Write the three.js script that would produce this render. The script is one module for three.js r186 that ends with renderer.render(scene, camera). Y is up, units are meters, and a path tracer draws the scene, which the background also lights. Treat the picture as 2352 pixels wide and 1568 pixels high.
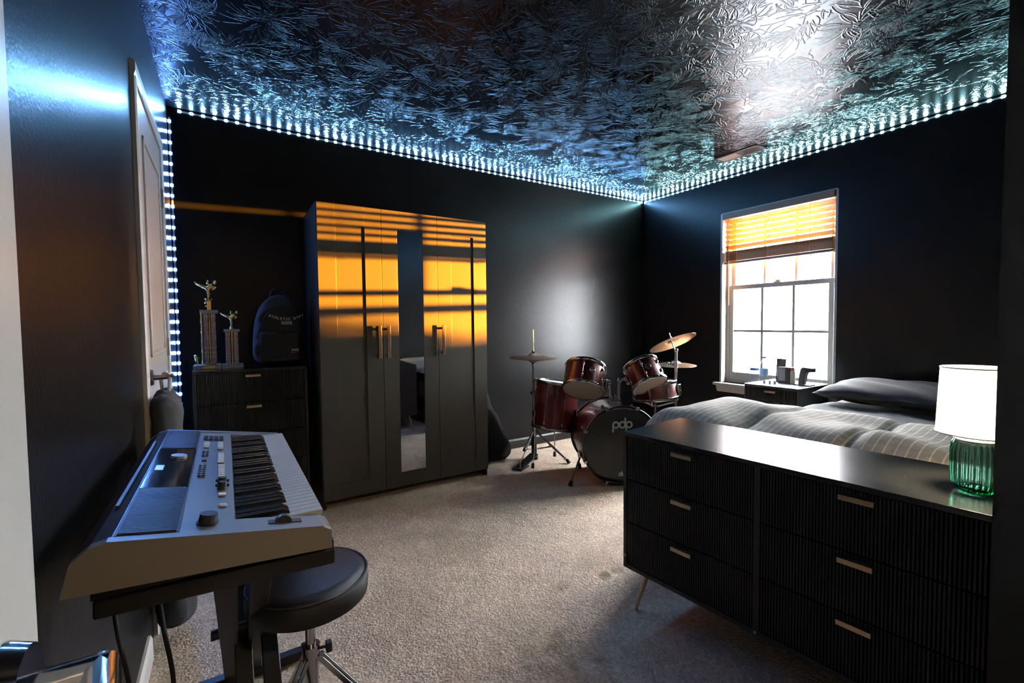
import * as THREE from 'three';
import { RoundedBoxGeometry } from 'three/addons/geometries/RoundedBoxGeometry.js';
import { mergeGeometries, mergeVertices } from 'three/addons/utils/BufferGeometryUtils.js';
import { MarchingCubes } from 'three/addons/objects/MarchingCubes.js';
import { RectAreaLightUniformsLib } from 'three/addons/lights/RectAreaLightUniformsLib.js';
import { FontLoader } from 'three/addons/loaders/FontLoader.js';
import { TextGeometry } from 'three/addons/geometries/TextGeometry.js';

// ---------------------------------------------------------------- camera, sky, sun, exposure
const scene = new THREE.Scene();
const camera = new THREE.PerspectiveCamera(2 * Math.atan(784 / 1033.5) * 180 / Math.PI, 1.5, 0.02, 200);
camera.position.set(-3.9434, 1.1525, 3.4579);
camera.rotation.order = 'YXZ';
camera.rotation.set(-0.0409, -0.5679, -0.0102);

const renderer = new THREE.WebGLRenderer({ antialias: true });
renderer.toneMapping = THREE.LinearToneMapping;
renderer.toneMappingExposure = 1.2;
renderer.shadowMap.enabled = true;
RectAreaLightUniformsLib.init();

scene.background = new THREE.Color().setRGB(0.93, 0.97, 1.0);   // pale hazy evening sky
scene.backgroundIntensity = 85;

const sun = new THREE.DirectionalLight(new THREE.Color().setRGB(1.0, 0.34, 0.015), 180);   // low sunset sun, square through the window
sun.position.set(20, 0.66 + 1.4, 7 + 1.4);
sun.target.position.set(0, 1.4, 1.4);
sun.castShadow = true;
sun.shadow.mapSize.set(2048, 2048);
Object.assign(sun.shadow.camera, { left: -4, right: 4, top: 4, bottom: -4, near: 0.5, far: 40 });
scene.add(sun, sun.target);

// ---------------------------------------------------------------- helpers
let seed = 12345;
const rnd = () => { seed = (seed * 1664525 + 1013904223) >>> 0; return seed / 4294967296; };
const rr = (a, b) => a + (b - a) * rnd();
const V = (x, y, z) => new THREE.Vector3(x, y, z);
const used = {};
function numbered(n) { const k = used[n] = (used[n] || 0) + 1; return k === 1 ? n : n + '_' + String(k - 1).padStart(3, '0'); }
function mesh(name, geo, m, parent, label) {
  const o = new THREE.Mesh(geo, m);
  o.castShadow = o.receiveShadow = true;
  o.name = (!parent || parent === scene) ? numbered(name) : name;
  (parent || scene).add(o);
  if (label) o.userData.label = label;
  return o;
}
function thing(name, label, category, [x, y, z] = [0, 0, 0], turn = 0, group) {
  const g = new THREE.Group(); g.name = numbered(name); scene.add(g);
  g.position.set(x, y, z); g.rotation.y = turn;
  g.userData = { label, category }; if (group) g.userData.group = group;
  return g;
}
function struct(name, geo, m, label, category) {
  const o = geo ? mesh(name, geo, m) : (() => { const g = new THREE.Group(); g.name = numbered(name); scene.add(g); return g; })();
  o.userData = { kind: 'structure', label, category };
  return o;
}
const col = (r, g, b) => new THREE.Color().setRGB(r, g, b);
const std = (c, roughness = 0.6, metalness = 0, extra = {}) => new THREE.MeshStandardMaterial({ color: Array.isArray(c) ? col(...c) : c, roughness, metalness, ...extra });
const phys = (c, extra) => new THREE.MeshPhysicalMaterial({ color: col(...c), ...extra });
// box from min to max corner, rounded edges r
function bx(x0, y0, z0, x1, y1, z1, r = 0) {
  const w = Math.abs(x1 - x0), h = Math.abs(y1 - y0), d = Math.abs(z1 - z0);
  const rad = Math.min(r, w / 2.01, h / 2.01, d / 2.01);
  const g = rad > 0 ? new RoundedBoxGeometry(w, h, d, 2, rad) : new THREE.BoxGeometry(w, h, d).toNonIndexed();
  g.translate((x0 + x1) / 2, (y0 + y1) / 2, (z0 + z1) / 2);
  return g;
}
const norm = g => { const n = g.index ? g.toNonIndexed() : g; for (const k of Object.keys(n.attributes)) if (!['position', 'normal', 'uv'].includes(k)) n.deleteAttribute(k); return n; };
const join = (...gs) => mergeGeometries(gs.flat().map(norm));
// uv in metres from the dominant direction of each face
function muv(g, s = 1) {
  g = norm(g); const p = g.attributes.position, n = g.attributes.normal, uv = new Float32Array(p.count * 2);
  for (let i = 0; i < p.count; i++) {
    const x = Math.abs(n.getX(i)), y = Math.abs(n.getY(i)), z = Math.abs(n.getZ(i));
    const [a, b] = y >= x && y >= z ? [p.getX(i), p.getZ(i)] : x >= z ? [p.getZ(i), p.getY(i)] : [p.getX(i), p.getY(i)];
    uv[2 * i] = a * s; uv[2 * i + 1] = b * s;
  }
  g.setAttribute('uv', new THREE.BufferAttribute(uv, 2)); return g;
}
function bar(a, b, r0, r1 = r0, seg = 12) {   // round rod between two points
  const d = b.clone().sub(a), L = d.length(), g = new THREE.CylinderGeometry(r1, r0, L, seg);
  g.translate(0, L / 2, 0); g.applyQuaternion(new THREE.Quaternion().setFromUnitVectors(V(0, 1, 0), d.normalize())); g.translate(a.x, a.y, a.z);
  return g;
}
function beam(a, b, w, h, up = V(0, 1, 0)) {   // square tube between two points
  const d = b.clone().sub(a), L = d.length(), g = new RoundedBoxGeometry(w, h, L, 1, Math.min(w, h) * 0.12);
  const m = new THREE.Matrix4(); const z = d.normalize(), x = up.clone().cross(z).normalize(), y = z.clone().cross(x);
  m.makeBasis(x, y, z); g.applyMatrix4(m); const c = a.clone().add(b).multiplyScalar(0.5); g.translate(c.x, c.y, c.z);
  return g;
}
const tube = (pts, r, n = 40, seg = 8) => new THREE.TubeGeometry(new THREE.CatmullRomCurve3(pts), n, r, seg, false);
const lathe = (pts, seg = 48) => new THREE.LatheGeometry(pts.map(p => new THREE.Vector2(p[0], p[1])), seg);
const cyl = (r0, r1, h, seg = 40) => new THREE.CylinderGeometry(r1, r0, h, seg).translate(0, h / 2, 0);   // r0 bottom, r1 top, base at 0
const ball = (x, y, z, r, s = 16) => new THREE.SphereGeometry(r, s, s / 2).translate(x, y, z);
function extrude(pts, depth, bevel = 0) {   // polygon in xy, extruded along +z
  const s = new THREE.Shape(pts.map(p => new THREE.Vector2(p[0], p[1])));
  return new THREE.ExtrudeGeometry(s, { depth, bevelEnabled: bevel > 0, bevelSize: bevel, bevelThickness: bevel, bevelSegments: 2, steps: 1, curveSegments: 16 });
}
function hash(x, y) { let h = (x * 374761393 + y * 668265263) | 0; h = Math.imul(h ^ (h >>> 13), 1274126177); return ((h ^ (h >>> 16)) >>> 0) / 4294967296; }
function vnoise(x, y, per) {   // tiling value noise
  const xi = Math.floor(x), yi = Math.floor(y), fx = x - xi, fy = y - yi, m = v => ((v % per) + per) % per;
  const sx = fx * fx * (3 - 2 * fx), sy = fy * fy * (3 - 2 * fy);
  const a = hash(m(xi), m(yi)), b = hash(m(xi + 1), m(yi)), c = hash(m(xi), m(yi + 1)), d = hash(m(xi + 1), m(yi + 1));
  return a + (b - a) * sx + (c - a) * sy + (a - b - c + d) * sx * sy;
}
function tex(n, f, srgb = false, repeat = 1) {   // f(u, v) -> grey or [r,g,b] in 0..1
  const data = new Uint8Array(n * n * 4);
  for (let j = 0; j < n; j++) for (let i = 0; i < n; i++) {
    const c = f((i + 0.5) / n, (j + 0.5) / n), k = 4 * (j * n + i);
    if (typeof c === 'number') data[k] = data[k + 1] = data[k + 2] = Math.max(0, Math.min(255, c * 255));
    else for (let q = 0; q < 3; q++) data[k + q] = Math.max(0, Math.min(255, c[q] * 255));
    data[k + 3] = 255;
  }
  const t = new THREE.DataTexture(data, n, n); t.magFilter = THREE.LinearFilter; t.minFilter = THREE.LinearMipmapLinearFilter; t.generateMipmaps = true;
  t.wrapS = t.wrapT = THREE.RepeatWrapping; t.repeat.set(repeat, repeat); if (srgb) t.colorSpace = THREE.SRGBColorSpace; t.needsUpdate = true;
  return t;
}
function canvasTex(w, h, draw, srgb = true) {
  const c = document.createElement('canvas'); c.width = w; c.height = h; const g = c.getContext('2d'); draw(g, w, h);
  const t = new THREE.CanvasTexture(c); if (srgb) t.colorSpace = THREE.SRGBColorSpace; return t;
}
// smooth body from tapered capsules: bones = [[ax,ay,az,ra, bx,by,bz,rb], ...]
function blob(bones, res, k) {
  const lo = V(1e9, 1e9, 1e9), hi = V(-1e9, -1e9, -1e9);
  for (const b of bones) for (const o of [0, 4]) for (const [i, c] of ['x', 'y', 'z'].entries()) { lo[c] = Math.min(lo[c], b[o + i] - b[o + 3] - 2 * k); hi[c] = Math.max(hi[c], b[o + i] + b[o + 3] + 2 * k); }
  const c = lo.clone().add(hi).multiplyScalar(0.5), half = Math.max(hi.x - lo.x, hi.y - lo.y, hi.z - lo.z) / 2 * 1.1;
  const mc = new MarchingCubes(res, new THREE.MeshStandardMaterial(), false, false, 60000); mc.isolation = 0; mc.reset();
  for (let z = 0; z < res; z++) for (let y = 0; y < res; y++) for (let x = 0; x < res; x++) {
    const px = c.x + (x - res / 2) / (res / 2) * half, py = c.y + (y - res / 2) / (res / 2) * half, pz = c.z + (z - res / 2) / (res / 2) * half;
    let d = 1e9;
    for (const b of bones) {
      const dx = b[4] - b[0], dy = b[5] - b[1], dz = b[6] - b[2], l2 = dx * dx + dy * dy + dz * dz + 1e-12;
      const t = Math.max(0, Math.min(1, ((px - b[0]) * dx + (py - b[1]) * dy + (pz - b[2]) * dz) / l2));
      const e = Math.hypot(px - b[0] - t * dx, py - b[1] - t * dy, pz - b[2] - t * dz) - (b[3] + (b[7] - b[3]) * t);
      const h = Math.max(k - Math.abs(d - e), 0) / k; d = Math.min(d, e) - h * h * k / 4;
    }
    mc.field[z * res * res + y * res + x] = -d;
  }
  mc.update();
  const g = new THREE.BufferGeometry(), n = mc.count;
  g.setAttribute('position', new THREE.BufferAttribute(mc.positionArray.slice(0, n * 3), 3));
  g.setAttribute('normal', new THREE.BufferAttribute(mc.normalArray.slice(0, n * 3), 3));
  g.setAttribute('uv', new THREE.BufferAttribute(new Float32Array(n * 2), 2));
  g.scale(half, half, half); g.translate(c.x, c.y, c.z);
  g.deleteAttribute('normal'); const m = mergeVertices(g, half * 1e-4); m.computeVertexNormals();
  return norm(m);
}
// closed cushion: f(u,v) -> {x,y,z} top and bottom sheets sharing a rim
function sheet(nu, nv, f) {
  const pos = [], uv = [], idx = [];
  for (let j = 0; j <= nv; j++) for (let i = 0; i <= nu; i++) { const p = f(i / nu, j / nv); pos.push(...p); uv.push(i / nu, j / nv); }
  for (let j = 0; j < nv; j++) for (let i = 0; i < nu; i++) { const a = j * (nu + 1) + i, b = a + 1, c = a + nu + 1, d = c + 1; idx.push(a, c, b, b, c, d); }
  const g = new THREE.BufferGeometry(); g.setAttribute('position', new THREE.Float32BufferAttribute(pos, 3)); g.setAttribute('uv', new THREE.Float32BufferAttribute(uv, 2)); g.setIndex(idx); g.computeVertexNormals();
  return g;
}

// ---------------------------------------------------------------- materials
const orangePeel = tex(512, (u, v) => 0.5 * vnoise(u * 128, v * 128, 128) + 0.5 * vnoise(u * 64, v * 64, 64));
const fineNoise = tex(512, (u, v) => 0.6 * vnoise(u * 256, v * 256, 256) + 0.4 * vnoise(u * 32, v * 32, 32));
const rep = (t, r, ry = r) => { const c = t.clone(); c.repeat.set(r, ry); c.needsUpdate = true; return c; };
const M = {};
M.wall = phys([0.0075, 0.0075, 0.008], { roughness: 0.29, specularIntensity: 0.4, bumpMap: rep(orangePeel, 2.2), bumpScale: 0.0004 });
M.white = std([0.54, 0.53, 0.49], 0.3);
M.whiteTrim = std([0.72, 0.7, 0.66], 0.35);
M.hall = std([0.6, 0.55, 0.47], 0.7);
M.chrome = std([0.62, 0.62, 0.63], 0.14, 1);
M.steel = std([0.5, 0.49, 0.47], 0.32, 1);
M.blackPlastic = std([0.014, 0.014, 0.015], 0.42);
M.rubber = std([0.012, 0.012, 0.012], 0.8);
M.blackTube = std([0.012, 0.012, 0.013], 0.45);
M.furniture = std([0.0125, 0.012, 0.0115], 0.38, 0, { bumpMap: rep(fineNoise, 3), bumpScale: 0.00012 });
M.furnitureTop = std([0.012, 0.012, 0.0125], 0.2, 0, { bumpMap: rep(fineNoise, 2), bumpScale: 0.00005 });
M.wardrobe = std([0.045, 0.04, 0.032], 0.42, 0, { bumpMap: rep(fineNoise, 3), bumpScale: 0.0001 });
M.wardrobeSide = std([0.03, 0.029, 0.028], 0.4);
M.mirror = std([0.86, 0.87, 0.87], 0.02, 1);
M.brass = std([0.62, 0.47, 0.32], 0.3, 1);
M.gold = std([0.85, 0.62, 0.25], 0.2, 1);
M.maroon = phys([0.12, 0.012, 0.012], { roughness: 0.35, metalness: 0.35, clearcoat: 1, clearcoatRoughness: 0.08 });
M.drumHead = phys([0.76, 0.64, 0.52], { roughness: 0.45, transmission: 0.15, thickness: 0 });
M.batterHead = std([0.7, 0.68, 0.64], 0.5);
M.bronze = std([0.62, 0.4, 0.26], 0.33, 1);
M.glass = phys([1, 1, 1], { roughness: 0.02, transmission: 1, thickness: 0, ior: 1.45 });
M.vinylBlack = std([0.013, 0.013, 0.014], 0.32, 0, { bumpMap: rep(fineNoise, 6), bumpScale: 0.0003 });

// ---------------------------------------------------------------- room shell
const H = 2.482, W = 4.2, ZN = 3.306, XR = -3.1;   // ceiling height, left wall, near wall, side of entry recess
// carpet
const carpetBump = tex(1024, (u, v) => 0.55 * vnoise(u * 340, v * 340, 340) + 0.3 * vnoise(u * 170, v * 170, 170) + 0.15 * vnoise(u * 40, v * 40, 40));
const stains = [[-3.07, 2.27, 0.15, 0.1], [-2.93, 2.27, 0.1, 0.09], [-3.02, 2.4, 0.12, 0.07], [-2.526, 2.0, 0.035, 0.22], [-2.44, 2.0, 0.03, 0.18], [-2.733, 1.945, 0.035, 0.14], [-2.45, 1.9, 0.12, 0.06], [-2.95, 1.35, 0.2, 0.05], [-3.4, 1.7, 0.2, 0.05]];
const carpetMap = tex(2048, (u, v) => {   // covers 4.6 m: x -4.4 .. 0.2, z -0.2 .. 4.4
  const n = 0.5 * vnoise(u * 900, v * 900, 900) + 0.3 * vnoise(u * 450, v * 450, 450) + 0.2 * vnoise(u * 60, v * 60, 60);
  const x = -4.4 + 4.6 * u, z = -0.2 + 4.6 * v;
  let k = 0.84 + 0.36 * (n - 0.5) + 0.07 * (vnoise(u * 9, v * 9, 9) - 0.5), w = 0;
  for (const [sx, sz, sr, sk] of stains) { const d = Math.hypot(x - sx, z - sz) / sr + 0.9 * (vnoise(u * 70, v * 70, 70) - 0.5); if (d < 1) w += sk * Math.min(1, (1 - d) * 3) * (0.6 + 0.8 * vnoise(u * 160, v * 160, 160)); }
  k *= 1 - w;
  return [1.0 * k, (0.9 - 0.06 * w) * k, (0.8 - 0.2 * w) * k];
}, true);
carpetMap.repeat.set(1 / 4.6, 1 / 4.6); carpetMap.offset.set(4.4 / 4.6, 0.2 / 4.6); carpetBump.repeat.set(0.7, 0.7);
M.carpet = std('#ffffff', 0.95, 0, { map: carpetMap, bumpMap: carpetBump, bumpScale: 0.0035 });
struct('floor', muv(bx(-W - 0.2, -0.1, -0.2, 0.2, 0, 5.6)), M.carpet, 'beige cut pile carpet across the whole bedroom floor', 'carpet');
// stomped plaster ceiling: fans of short curved strokes pressed into the plaster, painted black
const stomp = canvasTex(2048, 2048, (g, w) => {
  g.fillStyle = '#3c3c3c'; g.fillRect(0, 0, w, w); g.lineCap = 'round';
  const stroke = (x, y, a, L, wd, v) => {
    for (const ox of [-w, 0, w]) for (const oy of [-w, 0, w]) {
      if (x + ox < -300 || x + ox > w + 300 || y + oy < -300 || y + oy > w + 300) continue;
      g.strokeStyle = `rgb(${v},${v},${v})`; g.lineWidth = wd; g.beginPath(); g.moveTo(x + ox, y + oy);
      const b = a + rrs(-0.5, 0.5); g.quadraticCurveTo(x + ox + Math.cos(a) * L * 0.5, y + oy + Math.sin(a) * L * 0.5, x + ox + Math.cos(b) * L, y + oy + Math.sin(b) * L); g.stroke();
    }
  };
  let s2 = 99; const r2 = () => { s2 = (s2 * 1664525 + 1013904223) >>> 0; return s2 / 4294967296; }; const rrs = (a, b) => a + (b - a) * r2();
  for (let k = 0; k < 430; k++) {
    const cx = r2() * w, cy = r2() * w, R = rrs(90, 190), n = 12 + Math.floor(r2() * 12), a0 = r2() * 6.28, span = rrs(1.6, 6.28);
    for (let i = 0; i < n; i++) {
      const a = a0 + span * i / n + rrs(-0.15, 0.15), r0 = rrs(0.05, 0.5) * R, L = rrs(0.3, 0.6) * R, x = cx + Math.cos(a) * r0, y = cy + Math.sin(a) * r0, w0 = rrs(6, 10), sv = s2;
      stroke(x, y, a, L, w0, 95); s2 = sv; stroke(x, y, a, L, w0 * 0.65, 145); s2 = sv; stroke(x, y, a, L, w0 * 0.33, 190);
    }
  }
}, false);
stomp.wrapS = stomp.wrapT = THREE.RepeatWrapping; stomp.repeat.set(0.45, 0.45);
M.ceiling = phys([0.007, 0.007, 0.0075], { roughness: 0.24, specularIntensity: 0.3, bumpMap: stomp, bumpScale: 0.0015 });
struct('ceiling', muv(bx(-W - 0.2, H, -0.2, 0.2, H + 0.1, 5.6)), M.ceiling, 'glossy black ceiling with stomped plaster fan texture', 'ceiling');
struct('wall_back', muv(bx(-W - 0.2, 0, -0.2, 0.2, H, 0)), M.wall, 'glossy black wall behind the wardrobe and drum kit', 'wall');
struct('wall_left', muv(bx(-W - 0.2, 0, 0, -W, H, 5.6)), M.wall, 'glossy black wall beside the electric keyboard', 'wall');
// right wall with window opening
const WZ0 = 0.94, WZ1 = 1.885, WY0 = 0.575, WY1 = 2.145;
struct('wall_right', muv(join(bx(0, 0, 0, 0.16, H, WZ0), bx(0, 0, WZ1, 0.16, H, 5.6), bx(0, 0, WZ0, 0.16, WY0, WZ1), bx(0, WY1, WZ0, 0.16, H, WZ1))), M.wall, 'glossy black wall with the window above the nightstand', 'wall');
struct('wall_front', muv(bx(XR, 0, ZN, 0, H, ZN + 0.5)), M.wall, 'black wall end at the side of the entry', 'wall');
// hall behind the entry: wall with doorway, side, end
struct('wall_hall', muv(join(bx(-W, 0, 3.78, -4.12, H, 3.9), bx(-3.3, 0, 3.78, XR, H, 3.9), bx(-4.12, 2.05, 3.78, -3.3, H, 3.9), bx(XR, 0, 3.806, 0, H, 3.9))), M.hall, 'cream hall wall around the entry doorway', 'wall');
struct('wall_hall_end', bx(-W, 0, 5.4, 0, H, 5.6), M.hall, 'cream end wall of the hall', 'wall');
struct('wall_hall_side', bx(-2.6, 0, 3.9, -2.5, H, 5.4), M.hall, 'cream side wall of the hall', 'wall');
// hall ceiling lamp (lights the entry side of things)
{
  const t = thing('ceiling_lamp', 'round warm ceiling lamp in the hall', 'lamp', [-3.5, H - 0.09, 4.6]);
  mesh('lamp_base', cyl(0.12, 0.13, 0.02).translate(0, 0.07, 0), M.steel, t);
  mesh('lamp_dome', lathe([[0.001, 0], [0.06, 0.008], [0.1, 0.03], [0.12, 0.07]]), new THREE.MeshStandardMaterial({ color: 0xffffff, emissive: col(1, 0.72, 0.42), emissiveIntensity: 2, roughness: 0.5 }), t);
  const l = new THREE.PointLight(col(1, 0.72, 0.42), 2.2); l.position.set(-3.5, H - 0.14, 4.6); l.shadow.radius = 4; l.castShadow = true; scene.add(l);
}

// baseboards
const bbProfile = (len) => extrude([[0, 0], [0.014, 0], [0.014, 0.07], [0.008, 0.085], [0, 0.085]], len);
M.blackTrim = std([0.008, 0.008, 0.0085], 0.4);
{
  const b = struct('baseboard_left', bbProfile(2.3).translate(-W, 0, 1.5), M.whiteTrim, 'white baseboard along the left wall', 'baseboard');
  const c = struct('baseboard_back', bbProfile(W).rotateY(-Math.PI / 2).translate(0, 0, 0), M.blackTrim, 'black painted baseboard behind the drum kit', 'baseboard');
  const d = struct('baseboard_right', bbProfile(ZN).rotateY(Math.PI).translate(0, 0, ZN), M.blackTrim, 'black painted baseboard under the window', 'baseboard');
}

// ---------------------------------------------------------------- window
{
  const w = struct('window_1', null, null, 'white double hung window with grilles above the nightstand', 'window');
  const zc = (WZ0 + WZ1) / 2;
  const X = 0.10;   // plane of the sashes inside the wall
  // lining of the opening and outer frame
  mesh('jamb_lining', join(bx(-0.004, WY0, WZ0 - 0.008, 0.16, WY1, WZ0 + 0.012, 0.003), bx(-0.004, WY0, WZ1 - 0.012, 0.16, WY1, WZ1 + 0.008, 0.003), bx(-0.004, WY1 - 0.012, WZ0, 0.16, WY1 + 0.006, WZ1, 0.003)), M.white, w);
  mesh('window_frame', join(bx(X - 0.035, WY0, WZ0 + 0.012, X + 0.05, WY1 - 0.012, WZ0 + 0.045, 0.003), bx(X - 0.035, WY0, WZ1 - 0.045, X + 0.05, WY1 - 0.012, WZ1 - 0.012, 0.003), bx(X - 0.035, WY1 - 0.05, WZ0 + 0.04, X + 0.05, WY1 - 0.012, WZ1 - 0.04, 0.003), bx(X - 0.035, WY0, WZ0 + 0.04, X + 0.05, WY0 + 0.03, WZ1 - 0.04, 0.003)), M.white, w);
  const z0 = WZ0 + 0.045, z1 = WZ1 - 0.045, YM = 1.462;
  const sash = (name, xa, xb, y0, y1, railTop, railBot) => {
    const s = mesh(name, join(bx(xa, y0, z0, xb, y1, z0 + 0.035, 0.003), bx(xa, y0, z1 - 0.035, xb, y1, z1, 0.003), bx(xa, y1 - railTop, z0 + 0.03, xb, y1, z1 - 0.03, 0.003), bx(xa, y0, z0 + 0.03, xb, y0 + railBot, z1 - 0.03, 0.003)), M.white, w);
    const gz0 = z0 + 0.035, gz1 = z1 - 0.035, gy0 = y0 + railBot, gy1 = y1 - railTop, xm = (xa + xb) / 2;
    mesh('window_pane', bx(xm - 0.002, gy0 - 0.004, gz0 - 0.004, xm + 0.002, gy1 + 0.004, gz1 + 0.004), M.glass, s);
    for (const f of [1 / 3, 2 / 3]) { const z = gz0 + (gz1 - gz0) * f; mesh('grille_bar', bx(xm - 0.007, gy0, z - 0.011, xm + 0.007, gy1, z + 0.011, 0.002), M.white, s); }
    mesh('grille_bar', bx(xm - 0.006, (gy0 + gy1) / 2 - 0.011, gz0, xm + 0.006, (gy0 + gy1) / 2 + 0.011, gz1, 0.002), M.white, s);
    return s;
  };
  sash('lower_sash', X - 0.03, X, WY0 + 0.03, YM + 0.02, 0.04, 0.07);
  sash('upper_sash', X + 0.005, X + 0.035, YM - 0.02, WY1 - 0.05, 0.04, 0.04);
  mesh('sash_lock', join(bx(X - 0.045, YM + 0.02, zc - 0.03, X - 0.012, YM + 0.03, zc + 0.03, 0.004), bx(X - 0.05, YM + 0.03, zc - 0.008, X - 0.02, YM + 0.04, zc + 0.035, 0.003)), M.whiteTrim, w);
  mesh('window_sill', join(bx(-0.05, WY0 - 0.025, WZ0 - 0.05, 0.1, WY0, WZ1 + 0.05, 0.006)), M.white, w);
  mesh('sill_apron', extrude([[0, 0], [-0.008, 0], [-0.022, 0.05], [-0.03, 0.062], [0, 0.062]], WZ1 - WZ0 + 0.06).translate(0, WY0 - 0.087, WZ0 - 0.03), M.white, w);
}
// blind
{
  const t = thing('window_blind', 'raised honey wood blind glowing orange in the window', 'blind', [0.03, 0, (WZ0 + WZ1) / 2]);
  const hw = (WZ1 - WZ0) / 2 - 0.02;
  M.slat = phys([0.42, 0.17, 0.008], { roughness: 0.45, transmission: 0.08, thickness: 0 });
  M.valance = std([0.3, 0.21, 0.14], 0.45);
  mesh('valance', bx(-0.045, 2.085, -hw - 0.004, -0.03, 2.14, hw + 0.004, 0.003), M.valance, t);
  mesh('head_rail', bx(-0.028, 2.09, -hw, 0.028, 2.132, hw, 0.003), M.valance, t);
  const slat = (() => { const s = new THREE.Shape(); const n = 8; for (let i = 0; i <= n; i++) { const x = -0.025 + 0.05 * i / n; s[i ? 'lineTo' : 'moveTo'](x, 0.0022 * (1 - (x / 0.025) ** 2)); } for (let i = n; i >= 0; i--) { const x = -0.025 + 0.05 * i / n; s.lineTo(x, 0.0022 * (1 - (x / 0.025) ** 2) - 0.0028); } return new THREE.ExtrudeGeometry(s, { depth: 2 * hw - 0.02, bevelEnabled: false }).translate(0, 0, -hw + 0.01); })();
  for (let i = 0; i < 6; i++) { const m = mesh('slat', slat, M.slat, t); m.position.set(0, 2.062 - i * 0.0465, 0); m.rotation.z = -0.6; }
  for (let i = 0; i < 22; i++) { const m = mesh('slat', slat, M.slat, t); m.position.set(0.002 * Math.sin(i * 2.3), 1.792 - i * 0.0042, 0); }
  mesh('bottom_rail', bx(-0.027, 1.677, -hw + 0.006, 0.027, 1.697, hw - 0.006, 0.004), M.valance, t);
  for (const f of [-0.72, -0.1, 0.62]) {
    const z = f * hw;
    mesh('ladder_cord', join(bar(V(-0.028, 1.69, z), V(-0.028, 2.09, z), 0.0014, 0.0014, 6), bar(V(0.028, 1.69, z), V(0.028, 2.09, z), 0.0014, 0.0014, 6)), M.whiteTrim, t);
    mesh('cord_plug', ball(0, 1.674, z, 0.007, 10), M.whiteTrim, t);
  }
  mesh('tilt_wand', join(bar(V(-0.05, 2.08, -hw + 0.06), V(-0.05, 1.34, -hw + 0.065), 0.003, 0.004, 8), bar(V(-0.05, 1.34, -hw + 0.065), V(-0.05, 1.30, -hw + 0.065), 0.006, 0.005, 8)), std([0.35, 0.27, 0.18], 0.5), t);
}
// outside: ground, deck rail, board fence
struct('floor_outside', bx(0.3, -0.6, -30, 60, -0.5, 30), std([0.46, 0.49, 0.54], 0.9), 'pale paving outside the window', 'ground');
{
  const t = thing('deck_rail', 'white painted deck rail outside the window', 'railing', [1.5, -0.5, 1.4]);
  mesh('top_rail', bx(-0.05, 1.865, -3, 0.05, 1.925, 3, 0.006), M.whiteTrim, t);
  for (const z of [-2.9, 2.9]) mesh('post', bx(-0.045, 0, z - 0.045, 0.045, 1.87, z + 0.045, 0.004), M.whiteTrim, t);
  const f = thing('board_fence', 'weathered grey board fence beyond the deck rail', 'fence', [13, -0.5, 4]);
  M.fence = std([0.42, 0.38, 0.33], 0.85);
  const board = bx(-0.01, 0, -0.07, 0.01, 2.06, 0.07, 0.003);
  for (let i = 0; i < 70; i++) { const b = mesh('board', board, M.fence, f); b.position.set(0, rr(-0.03, 0.03), -5.25 + i * 0.15); b.scale.z = 1.05; }
  for (let i = 0; i < 6; i++) mesh('post', bx(0.02, 0, -5.2 + i * 2.08 - 0.05, 0.12, 2.0, -5.2 + i * 2.08 + 0.05), M.fence, f);
}

{
  const t = thing('leafy_shrub', 'loose leafy shrub in the yard beside the board fence', 'shrub', [8, -0.5, 4.78]);
  const stems = []; for (let i = 0; i < 7; i++) { const a = i * 0.9; stems.push(bar(V(0, 0, 0), V(0.45 * Math.cos(a), 1.5 + 0.15 * Math.sin(i * 3), 0.45 * Math.sin(a)), 0.018, 0.006, 6)); }
  mesh('stem', join(stems), std([0.16, 0.11, 0.07], 0.9), t);
  const leaf = new THREE.PlaneGeometry(0.05, 0.085, 1, 2); const lm = phys([0.12, 0.2, 0.05], { roughness: 0.8, transmission: 0.3, thickness: 0, side: THREE.DoubleSide });
  const n = 2300, im = new THREE.InstancedMesh(leaf, lm, n), d = new THREE.Object3D();
  for (let i = 0; i < n; i++) { let p; do p = V(rr(-1, 1), rr(-1, 1), rr(-1, 1)); while (p.lengthSq() > 1); d.position.set(p.x * 0.7, 1.45 + p.y * 0.68, p.z * 0.72); d.rotation.set(rr(0, 6.28), rr(0, 6.28), rr(0, 6.28)); d.updateMatrix(); im.setMatrixAt(i, d.matrix); }
  im.name = 'foliage'; im.userData.kind = 'stuff'; im.castShadow = im.receiveShadow = true; t.add(im);
}

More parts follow.
